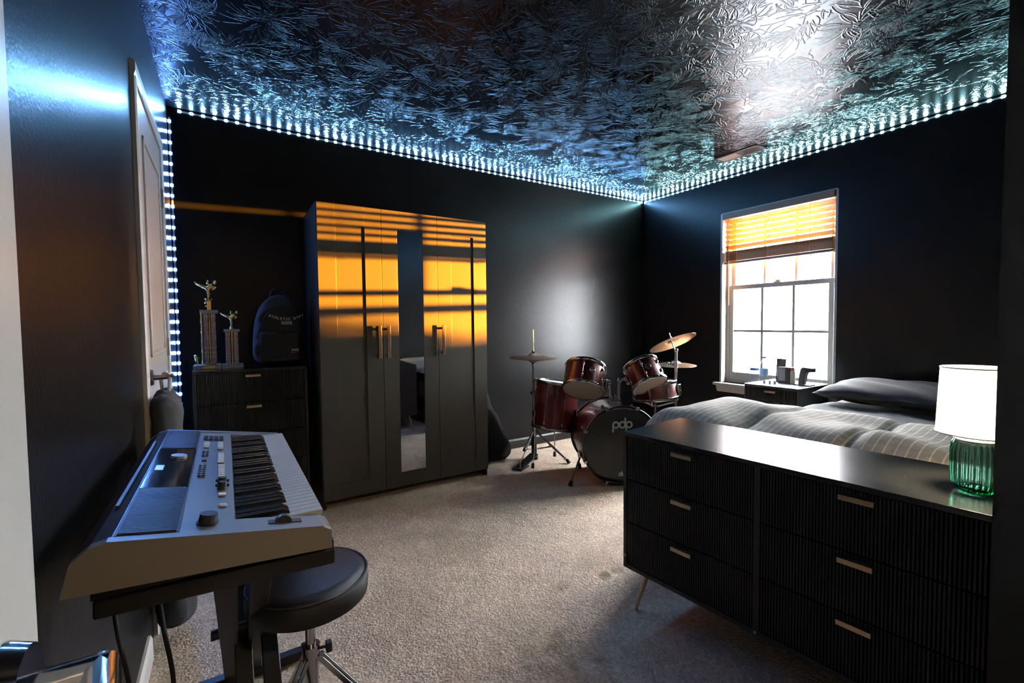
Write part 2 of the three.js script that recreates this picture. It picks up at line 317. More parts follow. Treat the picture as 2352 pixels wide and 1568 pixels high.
// ---------------------------------------------------------------- closed door in left wall
{
  const d = struct('door_1', null, null, 'white panelled closet door with lever handle in the left wall', 'door');
  const zA = 0.50, zB = 1.36, yT = 2.105, X = -W;
  const casing = (len) => extrude([[0, 0], [0.012, 0], [0.017, 0.02], [0.017, 0.05], [0.012, 0.057], [0, 0.057]], len);   // x out of wall, y across width
  // legs: profile turned so that its width runs along z
  const leg = (z, flip) => { const g = casing(yT - 0.057); const m = new THREE.Matrix4().set(1, 0, 0, X, 0, 0, 1, 0, 0, flip ? -1 : 1, 0, z, 0, 0, 0, 1); g.applyMatrix4(m); const r = norm(g); r.computeVertexNormals(); return r; };
  mesh('casing', leg(zB - 0.057, false), M.whiteTrim, d);
  mesh('casing', leg(zA, false), M.whiteTrim, d);
  { const g = casing(zB - zA); g.translate(X, yT - 0.057, zA); mesh('casing', g, M.whiteTrim, d); }
  const slabX = X + 0.006, z0 = zA + 0.06, z1 = zB - 0.06;
  // slab with two moulded panels
  const slab = mesh('door_slab', bx(X - 0.03, 0.012, z0, slabX, yT - 0.06, z1, 0.002), M.white, d);
  const cz = (z0 + z1) / 2, pw = (z1 - z0) - 0.24;
  for (const [y0, y1] of [[0.22, 0.86], [1.03, 1.9]]) {
    const rim = (a, b, c, e, o) => bx(slabX - 0.001, a, b, slabX + o, c, e, 0.003);
    mesh('panel_moulding', join(rim(y0, cz - pw / 2, y1, cz - pw / 2 + 0.02, 0.007), rim(y0, cz + pw / 2 - 0.02, y1, cz + pw / 2, 0.007), rim(y0, cz - pw / 2, y0 + 0.02, cz + pw / 2, 0.007), rim(y1 - 0.02, cz - pw / 2, y1, cz + pw / 2, 0.007)), M.white, slab);
    mesh('door_panel', bx(slabX - 0.001, y0 + 0.045, cz - pw / 2 + 0.045, slabX + 0.005, y1 - 0.045, cz + pw / 2 - 0.045, 0.005), M.white, slab);
  }
  for (const y of [0.25, 1.05, 1.8]) mesh('hinge', join(bar(V(slabX + 0.006, y - 0.045, z0 - 0.002), V(slabX + 0.006, y + 0.045, z0 - 0.002), 0.007), bx(slabX - 0.001, y - 0.045, z0, slabX + 0.002, y + 0.045, z0 + 0.03)), M.steel, d);
  const hz = z1 - 0.065, hy = 0.955;
  mesh('door_handle', join(cyl(0.033, 0.028, 0.012).rotateZ(-Math.PI / 2).translate(slabX, hy, hz), bar(V(slabX + 0.01, hy, hz), V(slabX + 0.055, hy, hz), 0.011, 0.010), tube([V(slabX + 0.055, hy, hz + 0.005), V(slabX + 0.06, hy, hz - 0.04), V(slabX + 0.057, hy - 0.003, hz - 0.11)], 0.010, 20)), M.steel, d);
}
// entry door, open along the left wall
{
  const d = struct('door_2', null, null, 'white entry door standing open beside the camera', 'door');
  const x0 = -4.1, x1 = -4.065, z0 = 3.0, z1 = 3.77;
  const slab = mesh('door_slab', bx(x0, 0.012, z0, x1, 2.04, z1, 0.002), M.white, d);
  for (const [y0, y1] of [[0.22, 0.86], [1.03, 1.9]]) mesh('door_panel', bx(x1 - 0.001, y0, z0 + 0.14, x1 + 0.004, y1, z1 - 0.14, 0.004), M.white, slab);
  for (const y of [0.25, 1.05, 1.8]) mesh('hinge', bar(V(x0 - 0.006, y - 0.045, z1 + 0.002), V(x0 - 0.006, y + 0.045, z1 + 0.002), 0.007), M.steel, d);
  const hz = z0 + 0.065, hy = 0.925;
  mesh('door_handle', join(cyl(0.033, 0.028, 0.012).rotateZ(-Math.PI / 2).translate(x1, hy, hz), bar(V(x1 + 0.01, hy, hz), V(x1 + 0.05, hy, hz), 0.011, 0.0105), tube([V(x1 + 0.045, hy, hz - 0.004), V(x1 + 0.05, hy, hz + 0.04), V(x1 + 0.047, hy - 0.003, hz + 0.11)], 0.0105, 20)), M.chrome, d);
  mesh('latch_plate', bx(x0 + 0.006, hy - 0.03, z0 - 0.001, x1 - 0.006, hy + 0.03, z0 + 0.002), M.steel, d);
}
// ceiling register
{
  const t = thing('ceiling_vent', 'black rectangular air register on the ceiling by the window wall', 'vent', [-0.448, H, 1.374]);
  const w = 0.074, l = 0.177, louvreM = std([0.2, 0.2, 0.19], 0.6);
  mesh('frame', join(bx(-w, -0.008, -l, -w + 0.02, 0, l, 0.002), bx(w - 0.02, -0.008, -l, w, 0, l, 0.002), bx(-w, -0.008, -l, w, 0, -l + 0.02, 0.002), bx(-w, -0.008, l - 0.02, w, 0, l, 0.002), bx(-w + 0.02, -0.007, -0.006, w - 0.02, 0, 0.006)), M.blackPlastic, t);
  mesh('backing', bx(-w + 0.015, -0.003, -l + 0.015, w - 0.015, -0.001, l - 0.015), std([0.12, 0.12, 0.11], 0.6), t);
  for (const s of [-1, 1]) for (let i = 0; i < 11; i++) { const m = mesh('louvre', bx(-w + 0.02, -0.0007, -0.006, w - 0.02, 0.0007, 0.006), louvreM, t); m.position.set(0, -0.0055, s * (0.018 + i * 0.0135)); m.rotation.x = s * 0.5; }
}

// ---------------------------------------------------------------- LED strips
function ledStrip(label, a, b, out, pitch, c, LEDI) {   // tape from a to b on a wall, facing `out`
  const t = thing('led_strip', label, 'light strip', [0, 0, 0], 0);
  const d = b.clone().sub(a), L = d.length(); d.normalize();
  const up = out.clone().cross(d).normalize();
  const basis = new THREE.Matrix4().makeBasis(d, up, out);
  const tape = new THREE.BoxGeometry(L, 0.01, 0.002); tape.applyMatrix4(basis); const mid = a.clone().add(b).multiplyScalar(0.5).addScaledVector(out, 0.001); tape.translate(mid.x, mid.y, mid.z);
  mesh('tape', tape, std([0.7, 0.7, 0.7], 0.4), t);
  const lens = new RoundedBoxGeometry(LS, LS, 0.004, 1, 0.0015); lens.applyMatrix4(basis);
  const glow = new THREE.MeshStandardMaterial({ color: 0xffffff, emissive: col(...c), emissiveIntensity: 14, roughness: 0.4 });
  const n = Math.floor(L / pitch);
  for (let i = 0; i <= n; i++) {
    const p = a.clone().addScaledVector(d, (L - n * pitch) / 2 + i * pitch).addScaledVector(out, 0.004);
    const m = mesh('led', lens, glow, t); m.position.copy(p);
    const l = new THREE.RectAreaLight(col(...c), LEDI, LS * 0.9, LS * 0.9);
    l.position.copy(p).addScaledVector(out, 0.003); l.lookAt(l.position.clone().add(out)); scene.add(l);
    const face = out; l.lookAt(l.position.x + face.x, l.position.y + face.y, l.position.z + face.z);
  }
  return t;
}
const LS = 0.017;
ledStrip('blue white LED strip along the top of the wall behind the wardrobe', V(-W + 0.06, H - 0.016, 0), V(-0.02, H - 0.016, 0), V(0, 0, 1), 0.0605, [0.2, 0.52, 1.0], 560);
ledStrip('pale green white LED strip along the top of the window wall', V(0, H - 0.016, 0.02), V(0, H - 0.016, ZN - 0.02), V(-1, 0, 0), 0.0585, [0.4, 0.85, 0.95], 320);
ledStrip('blue LED strip hanging down the corner beside the closet door', V(-W + 0.012, 0.58, 0), V(-W + 0.012, H - 0.06, 0), V(0, 0, 1), 0.064, [0.13, 0.33, 1.0], 480);
mesh('strip_cable', tube([V(-W + 0.012, 0.58, 0.006), V(-W + 0.02, 0.45, 0.015), V(-W + 0.03, 0.3, 0.01), V(-W + 0.03, 0.0, 0.02)], 0.003), M.whiteTrim, scene).userData = { label: 'thin white cable below the corner LED strip', category: 'cable' };

// ---------------------------------------------------------------- wardrobe
{
  const w = 1.17, h = 1.9, dep = 0.48, xl = -3.46;
  const t = thing('wardrobe', 'tall dark brown three door wardrobe with a narrow mirror', 'wardrobe', [xl, 0, 0.02]);
  const b = 0.018;
  mesh('side_panel', bx(0, 0, 0, b, h, dep, 0.0015), M.wardrobeSide, t);
  mesh('side_panel', bx(w - b, 0, 0, w, h, dep, 0.0015), M.wardrobeSide, t);
  mesh('top_panel', bx(b, h - b, 0, w - b, h, dep, 0.0015), M.wardrobe, t);
  mesh('bottom_panel', bx(b, 0.06, 0, w - b, 0.078, dep), M.wardrobe, t);
  mesh('back_panel', bx(b, 0.06, 0, w - b, h - b, 0.006), M.wardrobe, t);
  const dw = (w - 0.004) / 3;
  for (let i = 0; i < 3; i++) {
    const x0 = 0.002 + i * dw + 0.0015, x1 = x0 + dw - 0.003, y0 = 0.055, y1 = h - 0.002, z0 = dep + 0.002, z1 = dep + 0.02;
    const fw = (x1 - x0) * 0.27, yt = h - 0.125, yb = y0 + 0.095;
    const door = mesh('door', join(bx(x0, y0, z0, x0 + fw, y1, z1, 0.001), bx(x1 - fw, y0, z0, x1, y1, z1, 0.001), bx(x0 + fw, yt, z0, x1 - fw, y1, z1, 0.001), bx(x0 + fw, y0, z0, x1 - fw, yb, z1, 0.001)), M.wardrobe, t);
    if (i === 1) mesh('mirror', bx(x0 + fw - 0.002, yb - 0.002, z1 - 0.009, x1 - fw + 0.002, yt + 0.002, z1 - 0.006), M.mirror, door, 'narrow upright mirror');
    else mesh('door_panel', bx(x0 + fw - 0.002, yb - 0.002, z0 + 0.002, x1 - fw + 0.002, yt + 0.002, z1 - 0.007), M.wardrobe, door);
    const hx = i === 0 ? x1 - 0.025 : x0 + 0.03;
    mesh('handle', join(bx(hx - 0.011, 0.93, z1 + 0.018, hx + 0.011, 1.145, z1 + 0.024, 0.002), bx(hx - 0.008, 0.945, z1 - 0.001, hx + 0.008, 0.96, z1 + 0.02), bx(hx - 0.008, 1.115, z1 - 0.001, hx + 0.008, 1.13, z1 + 0.02)), std([0.2, 0.13, 0.09], 0.35, 0.9), door, 'flat dark bronze pull');
  }
}

// ---------------------------------------------------------------- fluted drawer furniture
function fluted(w, h, d = 0.016, n = Math.round(w / 0.0082)) {   // front in xy, flutes along y, facing +z, lower left at origin
  const s = new THREE.Shape(); s.moveTo(0, 0); const p = w / n;
  for (let i = 0; i < n; i++) { const x = i * p; s.lineTo(x + p * 0.14, d * 0.88); s.lineTo(x + p * 0.3, d); s.lineTo(x + p * 0.7, d); s.lineTo(x + p * 0.86, d * 0.88); s.lineTo(x + p, d * 0.76); }
  s.lineTo(w, 0); s.closePath();
  const g = new THREE.ExtrudeGeometry(s, { depth: h, bevelEnabled: false });
  // shape xy -> (x, z); extrusion z -> y
  g.applyMatrix4(new THREE.Matrix4().set(1, 0, 0, 0, 0, 0, 1, 0, 0, 1, 0, 0, 0, 0, 0, 1));
  const r = norm(g), q = r.attributes.position.array;   // mirrored: flip winding
  for (let i = 0; i < q.length; i += 9) for (let k = 0; k < 3; k++) { const v = q[i + k]; q[i + k] = q[i + 3 + k]; q[i + 3 + k] = v; }
  r.computeVertexNormals();
  return r;
}
// cabinet facing +z in its own frame, width along x centred, back at z = -dep/2
function drawerUnit(t, { w, h, dep, legH, cols, rows, handleW, top = M.furnitureTop, extraTop = 0 }) {
  const b = 0.016, z1 = dep / 2, z0 = -dep / 2;
  mesh('top_panel', bx(-w / 2, h - b, z0, w / 2, h + extraTop, z1, 0.0015), top, t);
  mesh('side_panel', bx(-w / 2, legH, z0, -w / 2 + b, h - b, z1, 0.0015), M.furniture, t);
  mesh('side_panel', bx(w / 2 - b, legH, z0, w / 2, h - b, z1, 0.0015), M.furniture, t);
  mesh('bottom_panel', bx(-w / 2 + b, legH, z0, w / 2 - b, legH + b, z1 - 0.001), M.furniture, t);
  mesh('back_panel', bx(-w / 2 + b, legH + b, z0, w / 2 - b, h - b, z0 + 0.005), M.furniture, t);
  const div = cols > 1 ? 0.018 : 0;
  if (div) mesh('divider', bx(-div / 2, legH + b, z0 + 0.005, div / 2, h - b, z1 - 0.001), M.furniture, t);
  const iw = (w - 2 * b - (cols - 1) * div) / cols, ih = (h - legH - 2 * b) / rows, gp = 0.0025;
  const front = fluted(iw - 2 * gp, ih - 2 * gp);
  for (let c = 0; c < cols; c++) for (let r = 0; r < rows; r++) {
    const x = -w / 2 + b + c * (iw + div) + gp, y = legH + b + r * ih + gp;
    const d = mesh('drawer_front', front, M.furniture, t); d.position.set(x, y, z1 - 0.018);
    const cx = (iw - 2 * gp) / 2, ty = ih - 2 * gp;
    mesh('handle', join(bx(cx - handleW / 2, ty - 0.016, 0.006, cx + handleW / 2, ty - 0.013, 0.032, 0.001), bx(cx - handleW / 2, ty - 0.028, 0.029, cx + handleW / 2, ty - 0.013, 0.032, 0.001)), M.brass, d, 'thin brushed brass tab pull');
  }
  for (const [sx, sz] of [[-1, 1], [1, 1], [-1, -1], [1, -1]]) if (legH > 0.02) mesh('leg', bar(V(sx * (w / 2 - 0.035), 0, sz * (dep / 2 - 0.035)), V(sx * (w / 2 - 0.07), legH, sz * (dep / 2 - 0.07)), 0.006, 0.012), M.brass, t, 'tapered brass leg');
}
{
  // long dresser at the foot of the bed: local +z is its front, turned to face the left wall
  const t = thing('long_dresser', 'long black fluted six drawer dresser at the foot of the bed', 'dresser', [-2.382, 0, 2.695], -Math.PI / 2 + 0.085);
  drawerUnit(t, { w: 1.02, h: 0.72, dep: 0.4, legH: 0.175, cols: 2, rows: 3, handleW: 0.078 });
  for (const x of [-0.5, 0]) mesh('floor_screw', cyl(0.004, 0.004, 0.004).rotateX(Math.PI / 2).translate(x, x ? 0.225 : 0.185, 0.199), M.steel, t);
}
{
  const t = thing('tall_chest', 'tall black fluted chest of drawers beside the wardrobe', 'dresser', [-3.81, 0, 0.215]);
  drawerUnit(t, { w: 0.585, h: 0.9, dep: 0.4, legH: 0.14, cols: 1, rows: 4, handleW: 0.078 });
}
{
  const t = thing('nightstand', 'black two drawer nightstand with pale top under the window', 'nightstand', [-0.275, 0, 1.665], -Math.PI / 2);
  drawerUnit(t, { w: 0.4, h: 0.655, dep: 0.45, legH: 0.15, cols: 1, rows: 2, handleW: 0.08, top: M.furniture });
  mesh('glass_top', bx(-0.2, 0.6555, -0.225, 0.2, 0.6605, 0.225, 0.0015), std([0.5, 0.52, 0.53], 0.15), t);
}

// ---------------------------------------------------------------- bed
{
  const t = thing('bed', 'low bed with dark grey fitted sheet against the window wall', 'bed', [-1.06, 0, 2.61]);
  const fabric = std([0.085, 0.09, 0.092], 0.9, 0, { bumpMap: rep(fineNoise, 4), bumpScale: 0.001 });
  mesh('bed_frame', bx(-1.03, 0.12, -0.65, 1.0, 0.3, 0.65, 0.01), std([0.014, 0.014, 0.014], 0.7), t);
  for (const [x, z] of [[-0.97, -0.6], [0.94, -0.6], [-0.97, 0.6], [0.94, 0.6]]) mesh('leg', bx(x - 0.025, 0, z - 0.025, x + 0.025, 0.13, z + 0.025, 0.004), M.blackPlastic, t);
  const wob = (x, z) => 0.006 * Math.sin(x * 9 + z * 4) + 0.004 * Math.sin(z * 17 - x * 6) + 0.003 * Math.sin(x * 23 + z * 11);
  const N = 60;
  const top = sheet(N, N, (u, v) => { const a = 2 * u - 1, c = 2 * v - 1; const x = a * 1.01, z = c * 0.655, e = Math.pow(Math.max(0, 1 - Math.pow(Math.abs(a), 26)) * Math.max(0, 1 - Math.pow(Math.abs(c), 18)), 0.35); return [x, 0.36 + 0.235 * e + wob(x, z) * e, z]; });
  mesh('mattress', join(top, bx(-1.01, 0.3, -0.655, 1.01, 0.37, 0.655, 0.02)), fabric, t, 'dark grey fitted sheet over mattress');
}
const duvetMap = tex(1024, (u, v) => {
  const q = v * 46, f = q - Math.floor(q), line = f < 0.13 ? 1 : 0, n = 0.92 + 0.16 * (vnoise(u * 60, v * 60, 60) - 0.5) + 0.1 * (vnoise(u * 400, v * 400, 400) - 0.5);
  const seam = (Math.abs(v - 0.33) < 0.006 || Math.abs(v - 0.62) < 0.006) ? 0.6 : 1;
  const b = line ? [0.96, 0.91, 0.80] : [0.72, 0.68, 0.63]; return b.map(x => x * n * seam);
}, true);
{
  const wob = (x, z) => 0.018 * Math.sin(x * 13 + z * 5.2) + 0.012 * Math.sin(z * 9.3 - x * 7) + 0.008 * Math.sin(x * 21 + z * 17) + 0.02 * Math.sin(z * 4.1 + 1);
  const g = sheet(70, 110, (u, v) => {
    const a = 2 * u - 1, x = -2.13 + 0.78 * u, z = 1.875 + 1.41 * v;
    const roll = Math.pow(Math.max(0, 1 - Math.pow(Math.abs(a), 4.5)), 0.5), end = Math.pow(Math.max(0, 1 - Math.pow(Math.abs(2 * v - 1), 12)), 0.5);
    const seam = 1 - 0.16 * Math.exp(-(((v - 0.33) / 0.018) ** 2)) - 0.16 * Math.exp(-(((v - 0.62) / 0.018) ** 2));
    const base = 0.612;
    return [x + 0.05 * Math.sin(v * 7) * u, base + (0.115 * seam + wob(x, z) * 0.6) * roll * end, z];
  });
  const under = sheet(2, 8, (u, v) => [-2.13 + 0.78 * u, 0.611, 1.875 + 1.41 * v]);
  const m = mesh('duvet', join(g, under), std('#ffffff', 0.92, 0, { map: duvetMap, side: THREE.DoubleSide }), scene);
  m.userData = { label: 'puffy taupe duvet with thin cream stripes bunched on the bed', category: 'duvet' };
}
{
  const n = 40, f = s => (u, v) => {
    const a = 2 * u - 1, c = 2 * v - 1, pin = 1 - 0.09 * (1 - Math.pow(Math.abs(c), 2)) * Math.pow(Math.abs(a), 2), pin2 = 1 - 0.06 * (1 - a * a) * c * c;
    const th = Math.pow(Math.max(0, (1 - Math.pow(Math.abs(a), 3.2)) * (1 - Math.pow(Math.abs(c), 3.2))), 0.55);
    return [0.29 * a * pin, s * 0.066 * th + 0.006 * Math.sin(9 * a + 7 * c) * th, 0.36 * c * pin2];
  };
  const topS = sheet(n, n, f(1)), bot = sheet(n, n, f(-1));
  const g = join(topS, bot); g.rotateZ(0.05); g.rotateY(0.05);
  const m = mesh('pillow', g, std([0.06, 0.062, 0.066], 0.9, 0, { side: THREE.DoubleSide }), scene); m.position.set(-0.36, 0.684, 2.36);
  m.userData = { label: 'flat charcoal pillow lying on the grey sheet', category: 'pillow' };
}

// ---------------------------------------------------------------- table lamp
{
  const P0 = [-2.375, 0.7205, 3.143];
  const t = thing('table_lamp', 'table lamp with ribbed green glass base and white drum shade', 'lamp', P0);
  const green = phys([1, 1, 1], { roughness: 0.02, transmission: 1, thickness: 0.004, ior: 1.5, attenuationColor: col(0.16, 0.62, 0.36), attenuationDistance: 0.018 });
  // ribbed jar wall: scalloped outside, smooth inside
  const prof = [[0.001, 0.001, 0], [0.03, 0.001, 0], [0.038, 0.006, 0.0005], [0.0435, 0.02, 0.0018], [0.045, 0.045, 0.0022], [0.045, 0.1, 0.0022], [0.0435, 0.118, 0.0016], [0.04, 0.128, 0.0003], [0.036, 0.128, 0], [0.0395, 0.117, 0], [0.0405, 0.1, 0], [0.0405, 0.045, 0], [0.038, 0.02, 0], [0.033, 0.01, 0], [0.001, 0.009, 0]];
  mesh('glass_base', sheet(192, prof.length - 1, (u, v) => { const [q, y, amp] = prof[Math.round(v * (prof.length - 1))], a = u * Math.PI * 2, R = q + amp * Math.cos(a * 26); return [R * Math.cos(a), y, R * Math.sin(a)]; }), green, t, 'ribbed green glass jar');
  mesh('lid', lathe([[0.001, 0.1285], [0.04, 0.1285], [0.041, 0.131], [0.04, 0.1335], [0.001, 0.134]], 48), M.whiteTrim, t, 'white lid on the glass jar');
  mesh('stem', cyl(0.006, 0.006, 0.05).translate(0, 0.144, 0), M.brass, t);
  const shadeM = phys([0.86, 0.82, 0.72], { roughness: 0.9, transmission: 0.5, thickness: 0, side: THREE.DoubleSide });
  const shade = new THREE.CylinderGeometry(0.069, 0.075, 0.165, 64, 1, true).translate(0, 0.145 + 0.0825, 0);
  mesh('shade', shade, shadeM, t, 'white fabric drum shade');
  mesh('shade_ring', join(new THREE.TorusGeometry(0.069, 0.0018, 8, 64).rotateX(Math.PI / 2).translate(0, 0.31, 0), new THREE.TorusGeometry(0.075, 0.0018, 8, 64).rotateX(Math.PI / 2).translate(0, 0.145, 0)), M.whiteTrim, t);
  mesh('bulb', ball(0, 0.225, 0, 0.03, 20), new THREE.MeshStandardMaterial({ color: 0xffffff, emissive: col(1, 0.86, 0.6), emissiveIntensity: 6 }), t);
  const l = new THREE.PointLight(col(1, 0.84, 0.56), 2.0); l.position.set(P0[0], P0[1] + 0.225, P0[2]); l.castShadow = true; l.shadow.radius = 1.2; scene.add(l);
}

// ---------------------------------------------------------------- electric keyboard
M.silver = std([0.24, 0.25, 0.27], 0.4, 0.5);
M.taupe = std([0.3, 0.27, 0.23], 0.5, 0.25);
M.keyWhite = std([0.6, 0.61, 0.6], 0.35);
M.keyBlack = std([0.012, 0.012, 0.013], 0.22);
const KX = -4.174, KZ0 = 1.555, KZ1 = 2.5;
{
  const t = thing('electric_keyboard', 'silver electric keyboard with black speakers beside the left wall', 'keyboard', [KX, 0, 0]);
  // cross-section in local x (back 0 to front 0.402) and world y
  const topY = x => 0.802 - (x - 0.06) * 0.172;                     // sloping deck
  const body = extrude([[0.0, 0.728], [0.013, 0.778], [0.036, 0.797], [0.06, 0.801], [0.236, topY(0.236) - 0.001], [0.24, 0.742], [0.385, 0.725], [0.402, 0.722], [0.402, 0.699]], KZ1 - KZ0 - 0.044).translate(0, 0, KZ0 + 0.022);
  mesh('case', body, M.silver, t);
  const endProf = [[0.0, 0.728], [0.013, 0.78], [0.036, 0.799], [0.06, 0.8035], [0.385, topY(0.385) + 0.001], [0.402, 0.736], [0.402, 0.699]];
  for (const z of [KZ0, KZ1 - 0.022]) mesh('end_block', extrude(endProf, 0.022, 0), M.taupe, t);
  t.children[1].position.z = KZ0; t.children[2].position.z = KZ1 - 0.022;
  // end block tops: silver caps
  const slope = Math.atan(-0.172);
  const onDeck = (m, x, z, lift = 0) => { m.position.set(x, topY(x) + lift, z); m.rotation.z = slope; return m; };
  for (const z of [KZ0 + 0.011, KZ1 - 0.011]) onDeck(mesh('end_cap', bx(-0.168, -0.001, -0.011, 0.168, 0.0022, 0.011, 0.001), M.silver, t), 0.222, z);
  mesh('under_case', bx(0.03, 0.70, KZ0 + 0.03, 0.38, 0.722, KZ1 - 0.03), M.blackPlastic, t);
  // deck pieces
  const deckBox = (name, x0, x1, z0, z1, th, m, lift = 0.0008) => onDeck(mesh(name, bx(-(x1 - x0) / 2, 0, -(z1 - z0) / 2, (x1 - x0) / 2, th, (z1 - z0) / 2, Math.min(th / 2.2, 0.001)), m, t), (x0 + x1) / 2, (z0 + z1) / 2, lift);
  deckBox('rear_panel', 0.062, 0.152, KZ0 + 0.024, KZ1 - 0.024, 0.0015, M.blackPlastic);
  { const g = extrude([[0.0, 0.7285], [0.013, 0.7795], [0.036, 0.7985], [0.06, 0.8030], [0.06, 0.80], [0.036, 0.795], [0.015, 0.776], [0.003, 0.728]], KZ1 - KZ0 - 0.046).translate(0, 0, KZ0 + 0.023); mesh('rear_trim', g, M.blackPlastic, t); }
  for (const [z0, z1] of [[2.22, 2.475], [1.58, 1.84]]) {
    const s = deckBox('speaker_grille', 0.066, 0.148, z0, z1, 0.002, std([0.012, 0.013, 0.015], 0.4), 0.0018);
    const bars = []; for (let i = 0; i < 40; i++) { const z = -(z1 - z0) / 2 + (i + 0.5) * (z1 - z0) / 40; bars.push(bx(-0.04, 0.002, z - 0.0016, 0.04, 0.0036, z + 0.0016)); }
    mesh('grille_slot', join(bars), std([0.05, 0.055, 0.065], 0.4, 0.4), s).userData.kind = 'stuff';
  }
  deckBox('display_window', 0.064, 0.15, 1.845, 2.215, 0.002, std([0.02, 0.025, 0.035], 0.08), 0.0018);
  onDeck(mesh('jog_dial', cyl(0.019, 0.018, 0.006).rotateX(0), M.silver, t), 0.115, 1.945, 0.004);
  deckBox('display_badge', 0.075, 0.092, 2.03, 2.075, 0.0012, std([0.55, 0.58, 0.62], 0.3, 0.6), 0.004);
  // music rest slot and rear socket strip
  deckBox('music_rest_slot', 0.04, 0.047, KZ0 + 0.18, KZ1 - 0.18, 0.003, M.blackPlastic, -0.0015);
  // control panel: rows of buttons
  const btnW = std([0.62, 0.63, 0.64], 0.4), btnB = std([0.03, 0.03, 0.032], 0.4);
  const btn = bx(-0.006, 0, -0.0055, 0.006, 0.004, 0.0055, 0.0012), btnL = bx(-0.0075, 0, -0.0075, 0.0075, 0.0035, 0.0075, 0.001);
  const put = (x, z, g, m) => onDeck(mesh('button', g, m, t), x, z, 0.001);
  for (let i = 0; i < 4; i++) for (let j = 0; j < 3; j++) put(0.168 + i * 0.014, 1.66 + j * 0.02, btn, btnB);
  for (let j = 0; j < 4; j++) put(0.172, 1.75 + j * 0.02, btnL, btnW);
  for (let j = 0; j < 5; j++) put(0.208, 1.75 + j * 0.02, btnL, btnW);
  for (let j = 0; j < 6; j++) put(0.21, 1.90 + j * 0.018, btnL, btnW);
  for (let j = 0; j < 6; j++) put(0.212, 2.03 + j * 0.02, btnL, btnW);
  for (let i = 0; i < 2; i++) for (let j = 0; j < 4; j++) put(0.168 + i * 0.009, 1.87 + j * 0.017, bx(-0.0035, 0, -0.005, 0.0035, 0.004, 0.005, 0.001), btnB);
  put(0.172, 1.975, btn, btnB);
  for (let i = 0; i < 2; i++) for (let j = 0; j < 6; j++) put(0.166 + i * 0.009, 2.03 + j * 0.018, bx(-0.0035, 0, -0.005, 0.0035, 0.004, 0.005, 0.001), btnB);
  for (let j = 0; j < 2; j++) onDeck(mesh('control_knob', join(cyl(0.010, 0.008, 0.016), bx(-0.014, 0.004, -0.0025, 0.014, 0.011, 0.0025, 0.002)), btnB, t), 0.214, 2.19 + j * 0.036, 0.001);
  put(0.214, 2.275, btnL, btnW);
  onDeck(mesh('button', cyl(0.008, 0.0075, 0.003), btnW, t), 0.216, 2.345, 0.001);
  onDeck(mesh('volume_knob', join(cyl(0.0155, 0.0145, 0.017), cyl(0.018, 0.018, 0.002)), btnB, t), 0.192, 2.435, 0.001);
  // cheek blocks at both ends of the keys
  const kz0 = KZ0 + 0.05, kz1 = KZ1 - 0.075;
  const cheek = (z0, z1) => extrude([[0.236, 0.735], [0.236, topY(0.236)], [0.385, topY(0.385)], [0.402, 0.737], [0.402, 0.725], [0.38, 0.72]], z1 - z0).translate(0, 0, z0);
  mesh('cheek_block', cheek(KZ0 + 0.0225, kz0 - 0.001), M.silver, t); mesh('cheek_block', cheek(kz1 + 0.001, KZ1 - 0.0225), M.silver, t);
  const wheel = mesh('pitch_wheel', new THREE.CylinderGeometry(0.016, 0.016, 0.011, 28).rotateX(Math.PI / 2), btnB, t); onDeck(wheel, 0.318, kz1 + 0.03, -0.002);
  deckBox('wheel_slot', 0.292, 0.352, kz1 + 0.021, kz1 + 0.039, 0.001, btnB, 0.0008);
  // 61 keys: 36 white, 25 black; bass end is nearest the entry
  const nW = 36, p = (kz1 - kz0) / nW;
  const whiteKey = join(bx(0.24, 0.7435, -p / 2 + 0.0005, 0.398, 0.7545, p / 2 - 0.0005, 0.0012));
  for (let i = 0; i < nW; i++) { const k = mesh('white_key', whiteKey, M.keyWhite, t); k.position.z = kz1 - (i + 0.5) * p; k.rotation.z = 0; }
  const blackKey = extrude([[0.24, 0.752], [0.24, 0.768], [0.322, 0.766], [0.334, 0.758], [0.336, 0.752]], p * 0.52, 0.0012).translate(0, 0, -p * 0.26);
  for (let i = 0; i < nW - 1; i++) if (![2, 6].includes(i % 7)) { const k = mesh('black_key', blackKey, M.keyBlack, t); k.position.z = kz1 - (i + 1) * p; }
  // cables at the back
  mesh('power_cable', join(tube([V(0.03, 0.74, 2.3), V(0.035, 0.6, 2.33), V(0.05, 0.4, 2.3), V(0.06, 0.15, 2.3), V(0.07, 0.005, 2.32)], 0.004)), M.rubber, t);
  mesh('pedal_cable', join(tube([V(0.09, 0.74, 2.26), V(0.1, 0.55, 2.28), V(0.11, 0.35, 2.22), V(0.1, 0.15, 2.2), V(0.1, 0.005, 2.16)], 0.0045)), M.rubber, t);
}
